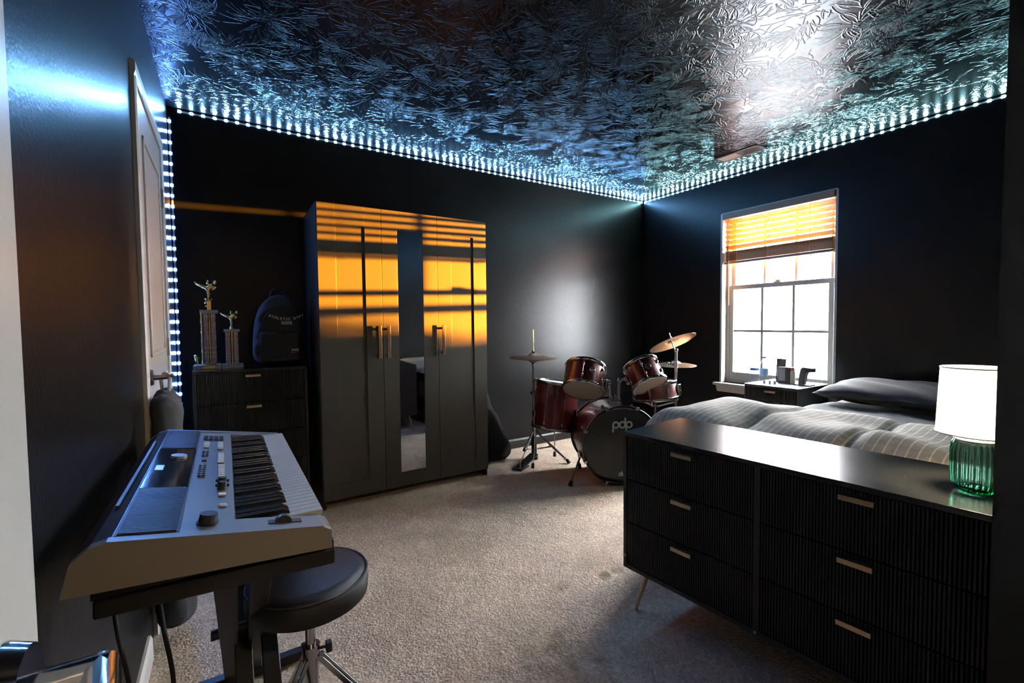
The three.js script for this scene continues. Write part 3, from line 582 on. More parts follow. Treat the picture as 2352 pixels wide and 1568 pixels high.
// X stand
{
  const t = thing('keyboard_stand', 'black double braced X stand under the electric keyboard', 'stand', [-3.957, 0, 2.05]);
  const zt = 0.38, zb = 0.27;
  for (const s of [1, -1]) {
    const zT = s * zt, zB = -s * zb - (s > 0 ? 0 : -0.13);
    const xo = s > 0 ? 0.0 : 0.03;
    mesh('leg', join(beam(V(xo, 0.655, zT), V(xo, 0.03, zB), 0.028, 0.04, V(1, 0, 0))), M.blackTube, t);
    mesh('leg', join(beam(V(xo + 0.06, 0.655, zT), V(xo + 0.06, 0.03, zB), 0.028, 0.04, V(1, 0, 0))), M.blackTube, t);
    mesh('support_arm', join(beam(V(-0.19, 0.672, zT), V(0.2, 0.655, zT), 0.036, 0.034), bx(-0.19, 0.682, zT - 0.012, -0.14, 0.70, zT + 0.012, 0.004), bx(0.15, 0.666, zT - 0.012, 0.2, 0.69, zT + 0.012, 0.004)), M.blackTube, t);
    mesh('foot_bar', beam(V(-0.19, 0.018, zB), V(0.22, 0.018, zB), 0.034, 0.03), M.blackTube, t);
    for (const x of [-0.19, 0.22]) mesh('foot_cap', bx(x - 0.014, 0, zB - 0.021, x + 0.014, 0.04, zB + 0.021, 0.004), M.rubber, t);
  }
  mesh('pivot_bolt', bar(V(-0.04, 0.36, 0.045), V(0.15, 0.36, 0.045), 0.013), M.blackTube, t);
  mesh('adjust_knob', join(bar(V(0.14, 0.36, 0.045), V(0.165, 0.36, 0.045), 0.022), bx(0.15, 0.335, 0.038, 0.166, 0.385, 0.052, 0.004)), M.blackPlastic, t);
}
// ---------------------------------------------------------------- drum throne
{
  const sx = -3.778, sz = 2.2, R = 0.147, yT = 0.515;
  const t = thing('drum_throne', 'round black padded drum throne in front of the keyboard', 'stool', [sx, 0, sz]);
  mesh('seat_pad', lathe([[0.001, yT - 0.075], [R - 0.012, yT - 0.075], [R - 0.002, yT - 0.068], [R, yT - 0.045], [R - 0.002, yT - 0.02], [R - 0.012, yT - 0.007], [R - 0.03, yT - 0.001], [0.001, yT + 0.001]], 72), M.vinylBlack, t);
  mesh('seat_piping', new THREE.TorusGeometry(R - 0.003, 0.0028, 8, 72).rotateX(Math.PI / 2).translate(0, yT - 0.014, 0), M.vinylBlack, t);
  mesh('seat_plate', cyl(0.1, 0.1, 0.008).translate(0, yT - 0.083, 0), M.blackPlastic, t);
  mesh('post', join(cyl(0.0125, 0.0125, 0.3).translate(0, yT - 0.37, 0), cyl(0.019, 0.019, 0.05).translate(0, yT - 0.13, 0)), M.chrome, t);
  mesh('base_tube', join(cyl(0.017, 0.017, 0.26).translate(0, 0.05, 0), cyl(0.022, 0.022, 0.03).translate(0, 0.285, 0), cyl(0.021, 0.021, 0.02).translate(0, 0.055, 0)), M.chrome, t);
  mesh('height_bolt', join(bar(V(0, 0.3, 0), V(0.045, 0.3, 0.01), 0.004), bx(0.035, 0.287, 0, 0.05, 0.313, 0.02, 0.003)), M.blackPlastic, t);
  for (let i = 0; i < 3; i++) {
    const a = 0.35 + i * 2.094, c = Math.cos(a), s = Math.sin(a), q = (r, y, o = 0) => V(c * r - s * o, y, s * r + c * o);
    const l = mesh('leg', join(beam(q(0.02, 0.285, 0.008), q(0.235, 0.03, 0.008), 0.004, 0.014), beam(q(0.02, 0.285, -0.008), q(0.235, 0.03, -0.008), 0.004, 0.014), beam(q(0.02, 0.065), q(0.135, 0.15), 0.01, 0.004)), M.chrome, t);
    mesh('rubber_foot', join(bar(q(0.222, 0.045), q(0.25, 0.004), 0.013, 0.015)), M.rubber, l);
  }
}
// ---------------------------------------------------------------- grey bag hanging on the closet door handle
{
  let g = blob([[-4.15, 0.885, 1.24, 0.03, -4.145, 0.86, 1.36, 0.03], [-4.145, 0.83, 1.23, 0.045, -4.15, 0.5, 1.22, 0.045], [-4.14, 0.83, 1.36, 0.045, -4.14, 0.45, 1.38, 0.05], [-4.145, 0.82, 1.29, 0.05, -4.145, 0.4, 1.3, 0.05], [-4.15, 0.5, 1.22, 0.045, -4.14, 0.13, 1.25, 0.052], [-4.14, 0.45, 1.38, 0.05, -4.125, 0.10, 1.4, 0.06], [-4.145, 0.4, 1.3, 0.05, -4.135, 0.12, 1.33, 0.055]], 60, 0.035);
  { const p = g.attributes.position; for (let i = 0; i < p.count; i++) { const y = p.getY(i), z = p.getZ(i); p.setX(i, p.getX(i) + 0.006 * Math.sin(z * 95 + 4 * y) + 0.003 * Math.sin(y * 31 + z * 20)); } g.deleteAttribute('normal'); g = mergeVertices(g, 1e-4); g.computeVertexNormals(); g = norm(g); }
  const t = thing('hanging_bag', 'long grey fleece bag hanging from the closet door handle', 'bag');
  mesh('bag_body', g, std([0.06, 0.063, 0.068], 0.95, 0, { bumpMap: rep(fineNoise, 5), bumpScale: 0.002 }), t);
  mesh('strap', tube([V(-4.155, 0.9, 1.245), V(-4.158, 0.95, 1.235), V(-4.146, 0.972, 1.23), V(-4.134, 0.95, 1.235), V(-4.135, 0.89, 1.26)], 0.006, 30, 8), std([0.45, 0.44, 0.42], 0.8), t, 'pale cord strap');
}

// ---------------------------------------------------------------- trophies and backpack on the tall chest
M.hologram = std([0.95, 0.93, 0.9], 0.22, 0.35, { map: tex(256, (u, v) => { const q = hash(Math.floor(u * 6), Math.floor(v * 40)), s = 0.55 + 0.45 * hash(Math.floor(u * 12), Math.floor(v * 80)); return [s * (0.6 + 0.4 * q), s * (0.62 + 0.3 * hash(Math.floor(v * 40), 7)), s * (0.55 + 0.45 * (1 - q))]; }, true) });
M.marble = std([0.4, 0.37, 0.35], 0.3);
function kicker(s) {   // martial artist side kick, standing height s
  const k = s / 1.0, b = (...a) => a.map(x => x * k);
  return blob([b(0, 0, 0, 0.05, 0.02, 0.3, 0, 0.075), b(0.02, 0.3, 0, 0.075, 0.0, 0.55, 0, 0.1), b(0.0, 0.58, 0, 0.1, -0.25, 0.68, 0.02, 0.075), b(-0.25, 0.68, 0.02, 0.075, -0.55, 0.85, 0.04, 0.05), b(-0.55, 0.85, 0.04, 0.045, -0.6, 0.92, 0.04, 0.04), b(0, 0.58, 0, 0.12, 0.18, 0.74, 0, 0.13), b(0.18, 0.74, 0, 0.12, 0.3, 0.86, 0, 0.06), b(0.34, 0.92, 0, 0.09, 0.36, 0.96, 0, 0.09), b(0.14, 0.76, 0.05, 0.05, -0.03, 0.86, 0.08, 0.045), b(-0.03, 0.86, 0.08, 0.045, 0.0, 1.02, 0.08, 0.04), b(0.22, 0.72, 0.06, 0.055, 0.33, 0.6, 0.1, 0.05), b(0.33, 0.6, 0.1, 0.05, 0.2, 0.52, 0.12, 0.045)], 44, 0.035 * k);
}
{
  const t = thing('trophy', 'taller two post trophy with a gold kicking figure on the chest', 'trophy', [-4.018, 0.9, 0.24]);
  mesh('base', bx(-0.085, 0, -0.06, 0.052, 0.025, 0.06, 0.003), M.marble, t);
  for (const x of [-0.018, 0.018]) mesh('column', join(bx(x - 0.013, 0.025, -0.014, x + 0.013, 0.33, 0.014, 0.004)), M.hologram, t);
  mesh('rod', join(bar(V(0, 0.02, 0), V(0, 0.335, 0), 0.006), bar(V(-0.04, 0.02, -0.01), V(-0.04, 0.335, -0.01), 0.004)), M.gold, t);
  mesh('cap', bx(-0.045, 0.33, -0.035, 0.045, 0.347, 0.035, 0.003), M.marble, t);
  mesh('riser', join(bx(-0.008, 0.347, -0.01, 0.012, 0.40, 0.01, 0.002), cyl(0.02, 0.013, 0.012).translate(0.002, 0.40, 0), cyl(0.024, 0.02, 0.006).translate(0.002, 0.41, 0), ball(-0.016, 0.39, 0.008, 0.006, 10), ball(-0.014, 0.37, 0.008, 0.005, 10)), M.gold, t);
  mesh('figure', kicker(0.105).translate(0, 0.414, 0), M.gold, t, 'gold kicking martial arts figure');
  mesh('side_figure', blob([[-0.065, 0.03, 0.02, 0.004, -0.066, 0.05, 0.02, 0.007], [-0.066, 0.05, 0.02, 0.006, -0.072, 0.078, 0.02, 0.008], [-0.066, 0.05, 0.02, 0.004, -0.058, 0.07, 0.02, 0.004]], 28, 0.006), M.gold, t);
  mesh('plaque', bx(-0.04, 0.006, 0.0595, 0.02, 0.019, 0.061), M.gold, t);
}
{
  const t = thing('trophy', 'shorter trophy with a gold kicking figure beside the backpack', 'trophy', [-3.908, 0.9, 0.25]);
  mesh('base', bx(-0.055, 0, -0.055, 0.055, 0.022, 0.055, 0.003), M.marble, t);
  for (const x of [-0.02, 0.02]) mesh('column', bx(x - 0.013, 0.022, -0.013, x + 0.013, 0.217, 0.013, 0.004), M.hologram, t);
  mesh('rod', bar(V(0, 0.02, 0), V(0, 0.22, 0), 0.006), M.gold, t);
  mesh('cap', bx(-0.042, 0.217, -0.032, 0.042, 0.233, 0.032, 0.003), M.marble, t);
  mesh('riser', cyl(0.01, 0.007, 0.018).translate(0, 0.233, 0), M.gold, t);
  mesh('figure', kicker(0.09).translate(0, 0.25, 0), M.gold, t, 'gold kicking martial arts figure');
}
{
  const t = thing('backpack', 'black school backpack with white lettering on the tall chest', 'backpack', [-3.65, 0.9, 0.24], 0.0);
  const nyl = std([0.014, 0.0145, 0.016], 0.75, 0, { bumpMap: rep(fineNoise, 8), bumpScale: 0.001 });
  const prof = y => { const v = y / 0.45; return { hw: 0.155 - 0.02 * v - 0.09 * Math.pow(v, 5), hd: 0.1 * (1 - 0.45 * v * v) }; };
  const cls = sheet(56, 30, (u, v) => {
    const y = 0.45 * v, { hw, hd } = prof(y), a = u * Math.PI * 2, c = Math.cos(a), s = Math.sin(a), e = 2 / 3.4, end = Math.pow(Math.max(0, 1 - Math.pow(Math.abs(2 * v - 1), 9)), 0.5);
    return [Math.sign(c) * Math.pow(Math.abs(c), e) * hw * end, y, Math.sign(s) * Math.pow(Math.abs(s), e) * hd * end + 0.004 * Math.sin(y * 60 + a * 3) * end];
  });
  const fix = norm(cls); mesh('bag_body', fix, Object.assign(nyl.clone(), { side: THREE.DoubleSide }), t);
  const pocket = sheet(40, 24, (u, v) => { const a = 2 * u - 1, c = 2 * v - 1, th = Math.pow(Math.max(0, (1 - Math.pow(Math.abs(a), 5)) * (1 - Math.pow(Math.abs(c), 5))), 0.5); return [0.118 * a, 0.12 + 0.1 * c, 0.075 + 0.045 * th]; });
  mesh('front_pocket', pocket, Object.assign(nyl.clone(), { side: THREE.DoubleSide }), t);
  mesh('zip', tube([V(-0.12, 0.2, 0.095), V(-0.09, 0.3, 0.095), V(0, 0.37, 0.085), V(0.09, 0.3, 0.095), V(0.12, 0.2, 0.095)], 0.0035, 40, 6), M.rubber, t);
  mesh('top_handle', tube([V(-0.04, 0.42, -0.02), V(-0.035, 0.465, -0.02), V(0, 0.485, -0.02), V(0.035, 0.465, -0.02), V(0.04, 0.42, -0.02)], 0.008, 30, 8), nyl, t);
  for (const s of [-1, 1]) mesh('shoulder_strap', tube([V(s * 0.05, 0.42, -0.04), V(s * 0.075, 0.3, -0.085), V(s * 0.1, 0.15, -0.09), V(s * 0.12, 0.03, -0.05)], 0.014, 30, 8), nyl, t);
}
const font = await new FontLoader().loadAsync('fonts/droid/droid_sans_bold.typeface.json');
const text = (s, size, depth = 0.0015) => { const g = new TextGeometry(s, { font, size, depth, curveSegments: 6, bevelEnabled: false }); g.computeBoundingBox(); const b = g.boundingBox; g.translate(-(b.min.x + b.max.x) / 2, -(b.min.y + b.max.y) / 2, 0); return norm(g); };
{
  const bp = scene.getObjectByName('backpack');
  const white = std([0.75, 0.75, 0.75], 0.6), red = std([0.6, 0.06, 0.04], 0.6);
  const gs = []; const S = 'ATHLETIC DEPT';
  [...S].forEach((ch, i) => { if (ch === ' ') return; const a = (i - (S.length - 1) / 2), g = text(ch, 0.0165); g.rotateZ(a * 0.035); g.translate(a * 0.0152, 0.292 + 0.0006 * a * a, 0); gs.push(g); });
  mesh('lettering', join(gs), white, bp, 'white arched lettering').position.set(0.035, 0, 0.0875);
  mesh('lettering', text('NIKE', 0.019), white, bp, 'white lettering').position.set(0.035, 0.268, 0.0885);
  const l = mesh('lettering', text('NIKE', 0.013), white, bp, 'small white lettering'); l.position.set(0.075, 0.1, 0.1205);
  mesh('logo', extrude([[-0.026, 0.004], [-0.022, -0.006], [-0.012, -0.008], [0.03, 0.006], [-0.01, -0.002], [-0.018, -0.001]], 0.001), red, bp, 'red curved tick mark').position.set(0.075, 0.088, 0.1205);
}

// ---------------------------------------------------------------- drum kit
const FWD = V(0.538, 0, -0.843), RGT = V(0.843, 0, 0.538);
function hoop(r, y, m, h = 0.022) { return lathe([[r - 0.004, y - h / 2], [r + 0.007, y - h / 2], [r + 0.008, y + h / 2 - 0.004], [r + 0.005, y + h / 2], [r, y + h / 2 - 0.002], [r - 0.004, y - h / 2]], 56); }
function drum(t, r, h, nl, { lugFull = false, top = M.batterHead, bottom = M.drumHead } = {}) {   // axis along local y, from 0 to h
  mesh('shell', lathe([[r - 0.006, 0.004], [r, 0.004], [r, h - 0.004], [r - 0.006, h - 0.004], [r - 0.006, 0.004]], 64), M.maroon, t, 'wine red lacquered shell');
  mesh('bottom_head', cyl(r - 0.001, r - 0.001, 0.003, 56), bottom, t); mesh('top_head', cyl(r - 0.001, r - 0.001, 0.003, 56).translate(0, h - 0.003, 0), top, t);
  mesh('hoop', hoop(r + 0.003, 0.002, 0), M.chrome, t); mesh('hoop', hoop(r + 0.003, h - 0.002, 0), M.chrome, t);
  for (let i = 0; i < nl; i++) {
    const a = i / nl * Math.PI * 2 + 0.3, P = (y, q) => V(Math.cos(a) * q, y, Math.sin(a) * q);
    const parts = [bar(P(0.0, r + 0.010), P(h, r + 0.010), 0.0028, 0.0028, 6)];
    const lug = y => new THREE.SphereGeometry(0.009, 10, 8).scale(1, 1.9, 1).translate(...P(y, r + 0.006).toArray());
    if (lugFull) parts.push(bar(P(h * 0.3, r + 0.008), P(h * 0.7, r + 0.008), 0.008)); else parts.push(lug(0.05), lug(h - 0.05));
    mesh('tension_lug', join(parts), M.chrome, t);
  }
}
const faceAxis = (t, axis) => t.quaternion.setFromUnitVectors(V(0, 1, 0), axis.clone().normalize());
// bass drum
{
  const front = V(-1.605, 0.283, 1.215), ax = V(-0.48, 0, 0.878), r = 0.272, L = 0.4;
  const t = thing('bass_drum', 'wine red bass drum with black front head', 'drum', [front.x, 0, front.z]);
  t.rotation.y = Math.atan2(ax.x, ax.z);   // local +z is the front
  const along = g => g.rotateX(Math.PI / 2);   // y -> z
  mesh('shell', along(lathe([[r - 0.007, 0], [r, 0], [r, L], [r - 0.007, L], [r - 0.007, 0]], 96)).translate(0, 0.283, -L), M.maroon, t, 'wine red lacquered shell');
  const headTex = canvasTex(1024, 1024, (g, w) => {
    g.fillStyle = '#0b0b0d'; g.fillRect(0, 0, w, w);
    g.lineCap = 'round'; g.lineJoin = 'round'; g.strokeStyle = '#c9cdd2'; g.lineWidth = 26;
    // p d p
    const cy = 236, R = 38, xs = [438, 528, 618];
    xs.forEach((x, i) => { g.beginPath(); g.arc(x, cy, R, 0, 6.3); g.stroke(); g.beginPath(); if (i === 1) { g.moveTo(x + R, cy); g.lineTo(x + R, cy - 88); } else { g.moveTo(x - R, cy); g.lineTo(x - R, cy + 88); } g.stroke(); });
    g.lineWidth = 13; const c2 = 912; g.beginPath(); g.arc(498, c2, 17, 0, 6.3); g.stroke(); g.beginPath(); g.moveTo(515, c2 + 17); g.lineTo(515, c2 - 40); g.stroke(); g.beginPath(); g.moveTo(528, c2 - 17); g.quadraticCurveTo(532, c2 + 22, 545, c2 + 16); g.lineTo(551, c2 - 12); g.quadraticCurveTo(556, c2 + 22, 568, c2 + 16); g.lineTo(576, c2 - 17); g.stroke();
  });
  const head = new THREE.CircleGeometry(r - 0.004, 80).translate(0, 0.283, 0.001);
  mesh('front_head', head, std('#ffffff', 0.38, 0, { map: headTex }), t, 'black front head with white logo');
  mesh('rear_head', along(cyl(r - 0.002, r - 0.002, 0.002)).translate(0, 0.283, -L), M.batterHead, t);
  const hp = along(lathe([[r - 0.008, -0.018], [r + 0.01, -0.018], [r + 0.01, 0.018], [r - 0.008, 0.018], [r - 0.008, 0.008], [r + 0.0, -0.004]], 96));
  mesh('hoop', hp.clone().translate(0, 0.283, 0.002), std([0.02, 0.02, 0.022], 0.25), t, 'black hoop'); mesh('hoop', hp.clone().translate(0, 0.283, -L), std([0.05, 0.008, 0.008], 0.25), t);
  mesh('hoop_inlay', new THREE.TorusGeometry(r + 0.0095, 0.003, 8, 96).translate(0, 0.283, 0.014), M.chrome, t);
  for (let i = 0; i < 8; i++) {
    const a = i / 8 * 6.2832 + 0.39, P = (q, z) => V(Math.cos(a) * q, 0.283 + Math.sin(a) * q, z);
    mesh('claw', join(bar(P(r + 0.012, 0.018), P(r + 0.012, -0.09), 0.004, 0.004, 8), new RoundedBoxGeometry(0.026, 0.022, 0.036, 2, 0.006).rotateZ(a).translate(...P(r + 0.01, 0.008).toArray()), new THREE.SphereGeometry(0.011, 10, 8).scale(1, 1, 2).translate(...P(r + 0.008, -0.1).toArray())), M.chrome, t);
  }
  for (const s of [-1, 1]) {
    const p0 = V(s * (r - 0.005), 0.2, -0.09), p1 = V(s * (r + 0.09), 0.02, -0.005);
    const l = mesh('spur_leg', join(bar(p0, p1, 0.007), new RoundedBoxGeometry(0.03, 0.05, 0.04, 2, 0.008).translate(s * (r + 0.0), 0.2, -0.095)), M.chrome, t);
    mesh('rubber_foot', bar(p1.clone().add(V(-s * 0.006, 0.018, 0)), p1.clone().add(V(s * 0.004, -0.018, 0.002)), 0.013, 0.016), M.rubber, l);
  }
  // twin tom holder
  const y0 = 0.283 + r;
  mesh('tom_holder', join(new RoundedBoxGeometry(0.09, 0.02, 0.07, 2, 0.006).translate(0, y0 + 0.006, -0.17), bar(V(-0.028, y0, -0.17), V(-0.04, y0 + 0.14, -0.17), 0.0115), bar(V(0.028, y0, -0.17), V(0.04, y0 + 0.155, -0.17), 0.0115), cyl(0.017, 0.017, 0.03).translate(-0.03, y0 + 0.02, -0.17), cyl(0.017, 0.017, 0.03).translate(0.03, y0 + 0.02, -0.17), ball(-0.04, y0 + 0.15, -0.17, 0.02), ball(0.04, y0 + 0.165, -0.17, 0.02), bar(V(-0.04, y0 + 0.15, -0.17), V(-0.125, y0 + 0.17, -0.175), 0.0085), bar(V(0.04, y0 + 0.165, -0.17), V(0.115, y0 + 0.185, -0.175), 0.0085), bx(-0.006, y0 + 0.016, -0.16, 0.006, y0 + 0.07, -0.14, 0.003)), M.chrome, t, 'chrome twin tom post');
}
// toms
function tom(label, pos, r, h, lean) {
  const t = thing('rack_tom', label, 'drum', pos.toArray());
  drum(t, r, h, 6);
  const ax = V(0, 0.86, 0).addScaledVector(FWD, 0.58).addScaledVector(RGT, lean);
  faceAxis(t, ax); t.rotateY(0.0);
  // badge on the side that faces the entry
  const d = FWD.clone().multiplyScalar(-1).addScaledVector(RGT, 0.12).applyQuaternion(t.quaternion.clone().invert()); d.y = 0; d.normalize();
  const q = new THREE.Quaternion().setFromUnitVectors(V(0, 0, 1), d);
  const place = (g) => g.applyQuaternion(q).translate(d.x * (r + 0.0006), h * 0.54, d.z * (r + 0.0006));
  mesh('badge', place(new THREE.CircleGeometry(0.019, 32)), M.blackPlastic, t); mesh('badge_ring', place(new THREE.TorusGeometry(0.019, 0.0018, 8, 32)), M.chrome, t); mesh('badge_bar', place(bx(-0.012, -0.0025, 0, 0.012, 0.0025, 0.001)), M.steel, t);
  const e = RGT.clone().multiplyScalar(lean > 0 ? 1 : -1).applyQuaternion(t.quaternion.clone().invert()); e.y = 0; e.normalize();
  mesh('mount_bracket', join(new RoundedBoxGeometry(0.035, 0.06, 0.035, 2, 0.006).translate(e.x * (r + 0.014), h * 0.45, e.z * (r + 0.014))), M.chrome, t);
  return t;
}
tom('larger wine red rack tom with pale bottom head above the bass drum', V(-1.745, 0.655, 0.97), 0.147, 0.19, 0.22);
tom('smaller wine red rack tom with pale bottom head near the cymbals', V(-1.335, 0.69, 1.235), 0.126, 0.175, -0.27);
// floor tom
{
  const t = thing('floor_tom', 'wine red floor tom on three chrome legs', 'drum', [-1.70, 0, 0.585]);
  const k = new THREE.Group(); const r = 0.178, h = 0.36, y0 = 0.31;
  drum(t, r, h, 8);
  const tilt = new THREE.Quaternion().setFromUnitVectors(V(0, 1, 0), V(0, 1, 0).addScaledVector(RGT, 0.14).addScaledVector(FWD, 0.05).normalize());
  for (const c of [...t.children]) { c.position.copy(RGT).multiplyScalar(-0.02); c.position.y = y0; c.quaternion.copy(tilt); }
  for (let i = 0; i < 3; i++) {
    const a = 1.15 + i * 2.094, P = (q, y) => V(Math.cos(a) * q, y, Math.sin(a) * q);
    const l = mesh('leg', join(bar(P(r + 0.02, y0 + 0.26), P(r + 0.02, 0.14), 0.0052), bar(P(r + 0.02, 0.142), P(r + 0.035, 0.03), 0.0052), new RoundedBoxGeometry(0.03, 0.05, 0.035, 2, 0.006).translate(...P(r + 0.014, y0 + 0.13).toArray())), M.chrome, t);
    mesh('rubber_foot', bar(P(r + 0.034, 0.04), P(r + 0.036, 0.0), 0.011, 0.014), M.rubber, l);
  }
}
// snare and stand
{
  const S = V(-1.12, 0.555, 1.11), ax = V(0, 1, 0).addScaledVector(RGT, -0.1).addScaledVector(FWD, 0.06).normalize();
  const t = thing('snare_drum', 'shallow wine red snare drum behind the smaller rack tom', 'drum', S.toArray());
  drum(t, 0.165, 0.125, 8, { lugFull: true }); faceAxis(t, ax);
  mesh('strainer', new RoundedBoxGeometry(0.03, 0.08, 0.025, 2, 0.005).translate(0.12, 0.055, 0.135), M.chrome, t);
  const s = thing('snare_stand', 'chrome basket stand under the snare drum', 'stand', [S.x, 0, S.z]);
  mesh('post', join(cyl(0.011, 0.011, 0.42).translate(0, 0.09, 0), cyl(0.016, 0.016, 0.03).translate(0, 0.4, 0)), M.chrome, s);
  for (let i = 0; i < 3; i++) { const a = 0.5 + i * 2.094, P = (q, y) => V(Math.cos(a) * q, y, Math.sin(a) * q); mesh('basket_arm', join(bar(P(0.01, 0.49), P(0.17, 0.525), 0.006), bar(P(0.17, 0.522), P(0.188, 0.555), 0.006)), M.chrome, s); const l = mesh('leg', bar(P(0.012, 0.3), P(0.17, 0.02), 0.008), M.chrome, s); mesh('rubber_foot', bar(P(0.163, 0.035), P(0.18, 0.004), 0.012, 0.014), M.rubber, l); }
}
// cymbals: centre at origin, bell up
const cymbalGeo = (r, bow = 0.02) => { const p = [[0.006, 0.022 + bow], [0.02, 0.02 + bow], [0.034, 0.012 + bow], [0.045, 0.001 + bow]]; for (let i = 1; i <= 10; i++) { const q = 0.045 + (r - 0.045) * i / 10; p.push([q, bow * (1 - Math.pow((q - 0.045) / (r - 0.045), 1.6))]); } const o = [...p, ...p.slice().reverse().map(([a, b]) => [a, b - 0.0016])]; o.push(p[0]); return lathe(o, 72); };
const brassBump = rep(fineNoise, 1, 60);
function cymbal(name, label, pos, r, axis, bow) {
  const t = thing(name, label, 'cymbal', pos.toArray());
  mesh('plate', cymbalGeo(r, bow), M.bronze, t);
  mesh('felt_washer', cyl(0.014, 0.014, 0.012, 20).translate(0, 0.02 + (bow ?? 0.02), 0), M.rubber, t);
  faceAxis(t, axis); return t;
}
// hi-hat stand
{
  const B = V(-1.765, 0, 0.374);
  const t = thing('hi_hat_stand', 'chrome hi hat stand with pedal beside the floor tom', 'stand', B.toArray());
  mesh('tube', join(cyl(0.0125, 0.0125, 0.52).translate(0, 0.06, 0), cyl(0.0095, 0.0095, 0.3).translate(0, 0.56, 0), cyl(0.017, 0.017, 0.035).translate(0, 0.55, 0), cyl(0.016, 0.02, 0.02).translate(0, 0.835, 0)), M.chrome, t);
  mesh('pull_rod', bar(V(0, 0.85, 0), V(0, 1.095, 0), 0.0034), M.gold, t, 'thin pull rod above the cymbals');
  mesh('clutch', cyl(0.009, 0.009, 0.04).translate(0, 0.885, 0), M.chrome, t);
  mesh('wing_screw', join(bar(V(0, 0.567, 0), V(-0.035, 0.567, 0.012), 0.004), bx(-0.045, 0.555, 0.008, -0.03, 0.58, 0.016, 0.003)), M.chrome, t);
  mesh('lower_frame', join(bx(-0.016, 0.0, -0.02, 0.016, 0.2, 0.02, 0.006), cyl(0.03, 0.034, 0.02)), M.blackPlastic, t);
  for (const [dx, dz] of [[0.16, 0.27], [-0.27, 0.17], [0.06, -0.24]]) { const l = mesh('leg', join(beam(V(dx * 0.06, 0.24, dz * 0.06), V(dx * 0.96, 0.02, dz * 0.96), 0.006, 0.016), beam(V(dx * 0.1, 0.09, dz * 0.1), V(dx * 0.55, 0.13, dz * 0.55), 0.005, 0.012)), M.chrome, t); mesh('rubber_foot', bar(V(dx * 0.93, 0.035, dz * 0.93), V(dx, 0.004, dz), 0.012, 0.015), M.rubber, l); }
  const ped = mesh('foot_pedal', join(beam(V(-0.02, 0.055, 0.03), V(-0.26, 0.012, 0.16), 0.075, 0.008), beam(V(-0.18, 0.012, 0.12), V(-0.29, 0.008, 0.175), 0.085, 0.012)), M.blackTube, t);
  mesh('pedal_chain', join(bar(V(-0.02, 0.06, 0.03), V(-0.016, 0.16, 0.02), 0.004)), M.chrome, t);
  cymbal('hi_hat_cymbal', 'upper bronze hi hat cymbal on the stand by the wardrobe', B.clone().add(V(0, 0.862, 0)), 0.2, V(0.0, 1, 0.03), 0.018);
  const lo = cymbal('hi_hat_cymbal', 'lower upturned bronze hi hat cymbal on the stand by the wardrobe', B.clone().add(V(0, 0.858, 0)), 0.198, V(0, -1, -0.03), 0.018);
}
// boom stand with crash, and flat cymbal behind
{
  const B = V(-0.99, 0, 1.197);
  const t = thing('cymbal_stand', 'chrome boom cymbal stand beside the bed', 'stand', B.toArray());
  mesh('tube', join(cyl(0.0135, 0.0135, 0.5).translate(0, 0.12, 0), cyl(0.0115, 0.0115, 0.34).translate(0, 0.6, 0), cyl(0.018, 0.018, 0.035).translate(0, 0.6, 0)), M.chrome, t);
  const top = V(0, 0.93, 0), cr = V(-1.09, 0.995, 1.245).sub(B), post = cr.clone().add(V(0, 0, 0));
  mesh('tilter', join(ball(0, 0.93, 0, 0.017), bar(top, post.clone().add(V(0.01, -0.03, -0.004)), 0.0055), bar(post.clone().add(V(0.012, -0.035, -0.004)), post.clone().add(V(-0.028, 0.07, -0.01)), 0.004), cyl(0.016, 0.016, 0.03).translate(0, 0.8, 0), bar(V(0, 0.815, 0), V(-0.05, 0.825, -0.03), 0.006), ball(-0.055, 0.827, -0.033, 0.014)), M.chrome, t);
  mesh('memory_lock', join(new RoundedBoxGeometry(0.035, 0.05, 0.045, 2, 0.006).translate(0.01, 0.6, 0.012)), M.chrome, t);
  for (let i = 0; i < 3; i++) { const a = 0.2 + i * 2.094, P = (q, y) => V(Math.cos(a) * q, y, Math.sin(a) * q); const l = mesh('leg', join(bar(P(0.014, 0.36), P(0.2, 0.02), 0.007), bar(P(0.012, 0.13), P(0.11, 0.185), 0.005)), M.chrome, t); mesh('rubber_foot', bar(P(0.193, 0.035), P(0.21, 0.004), 0.012, 0.015), M.rubber, l); }
  const ax = V(0, 0.9, 0).addScaledVector(RGT, -0.27).addScaledVector(FWD, 0.36);
  cymbal('crash_cymbal', 'tilted bronze crash cymbal on the boom stand', V(-1.09, 0.99, 1.245), 0.178, ax, 0.016);
  const B2 = V(-0.79, 0, 1.04);
  const s = thing('cymbal_stand', 'straight cymbal stand behind the boom stand', 'stand', B2.toArray());
  mesh('tube', join(cyl(0.0125, 0.0125, 0.5).translate(0, 0.1, 0), cyl(0.009, 0.009, 0.22).translate(0, 0.58, 0), bar(V(0, 0.79, 0), V(0, 0.87, 0), 0.004)), M.chrome, s);
  for (let i = 0; i < 3; i++) { const a = 1.2 + i * 2.094, P = (q, y) => V(Math.cos(a) * q, y, Math.sin(a) * q); const l = mesh('leg', bar(P(0.014, 0.3), P(0.17, 0.02), 0.007), M.chrome, s); mesh('rubber_foot', bar(P(0.163, 0.035), P(0.18, 0.004), 0.012, 0.015), M.rubber, l); }
  cymbal('ride_cymbal', 'level bronze cymbal behind the boom stand', V(-0.79, 0.79, 1.04), 0.165, V(-0.02, 1, 0.03), 0.016);
}
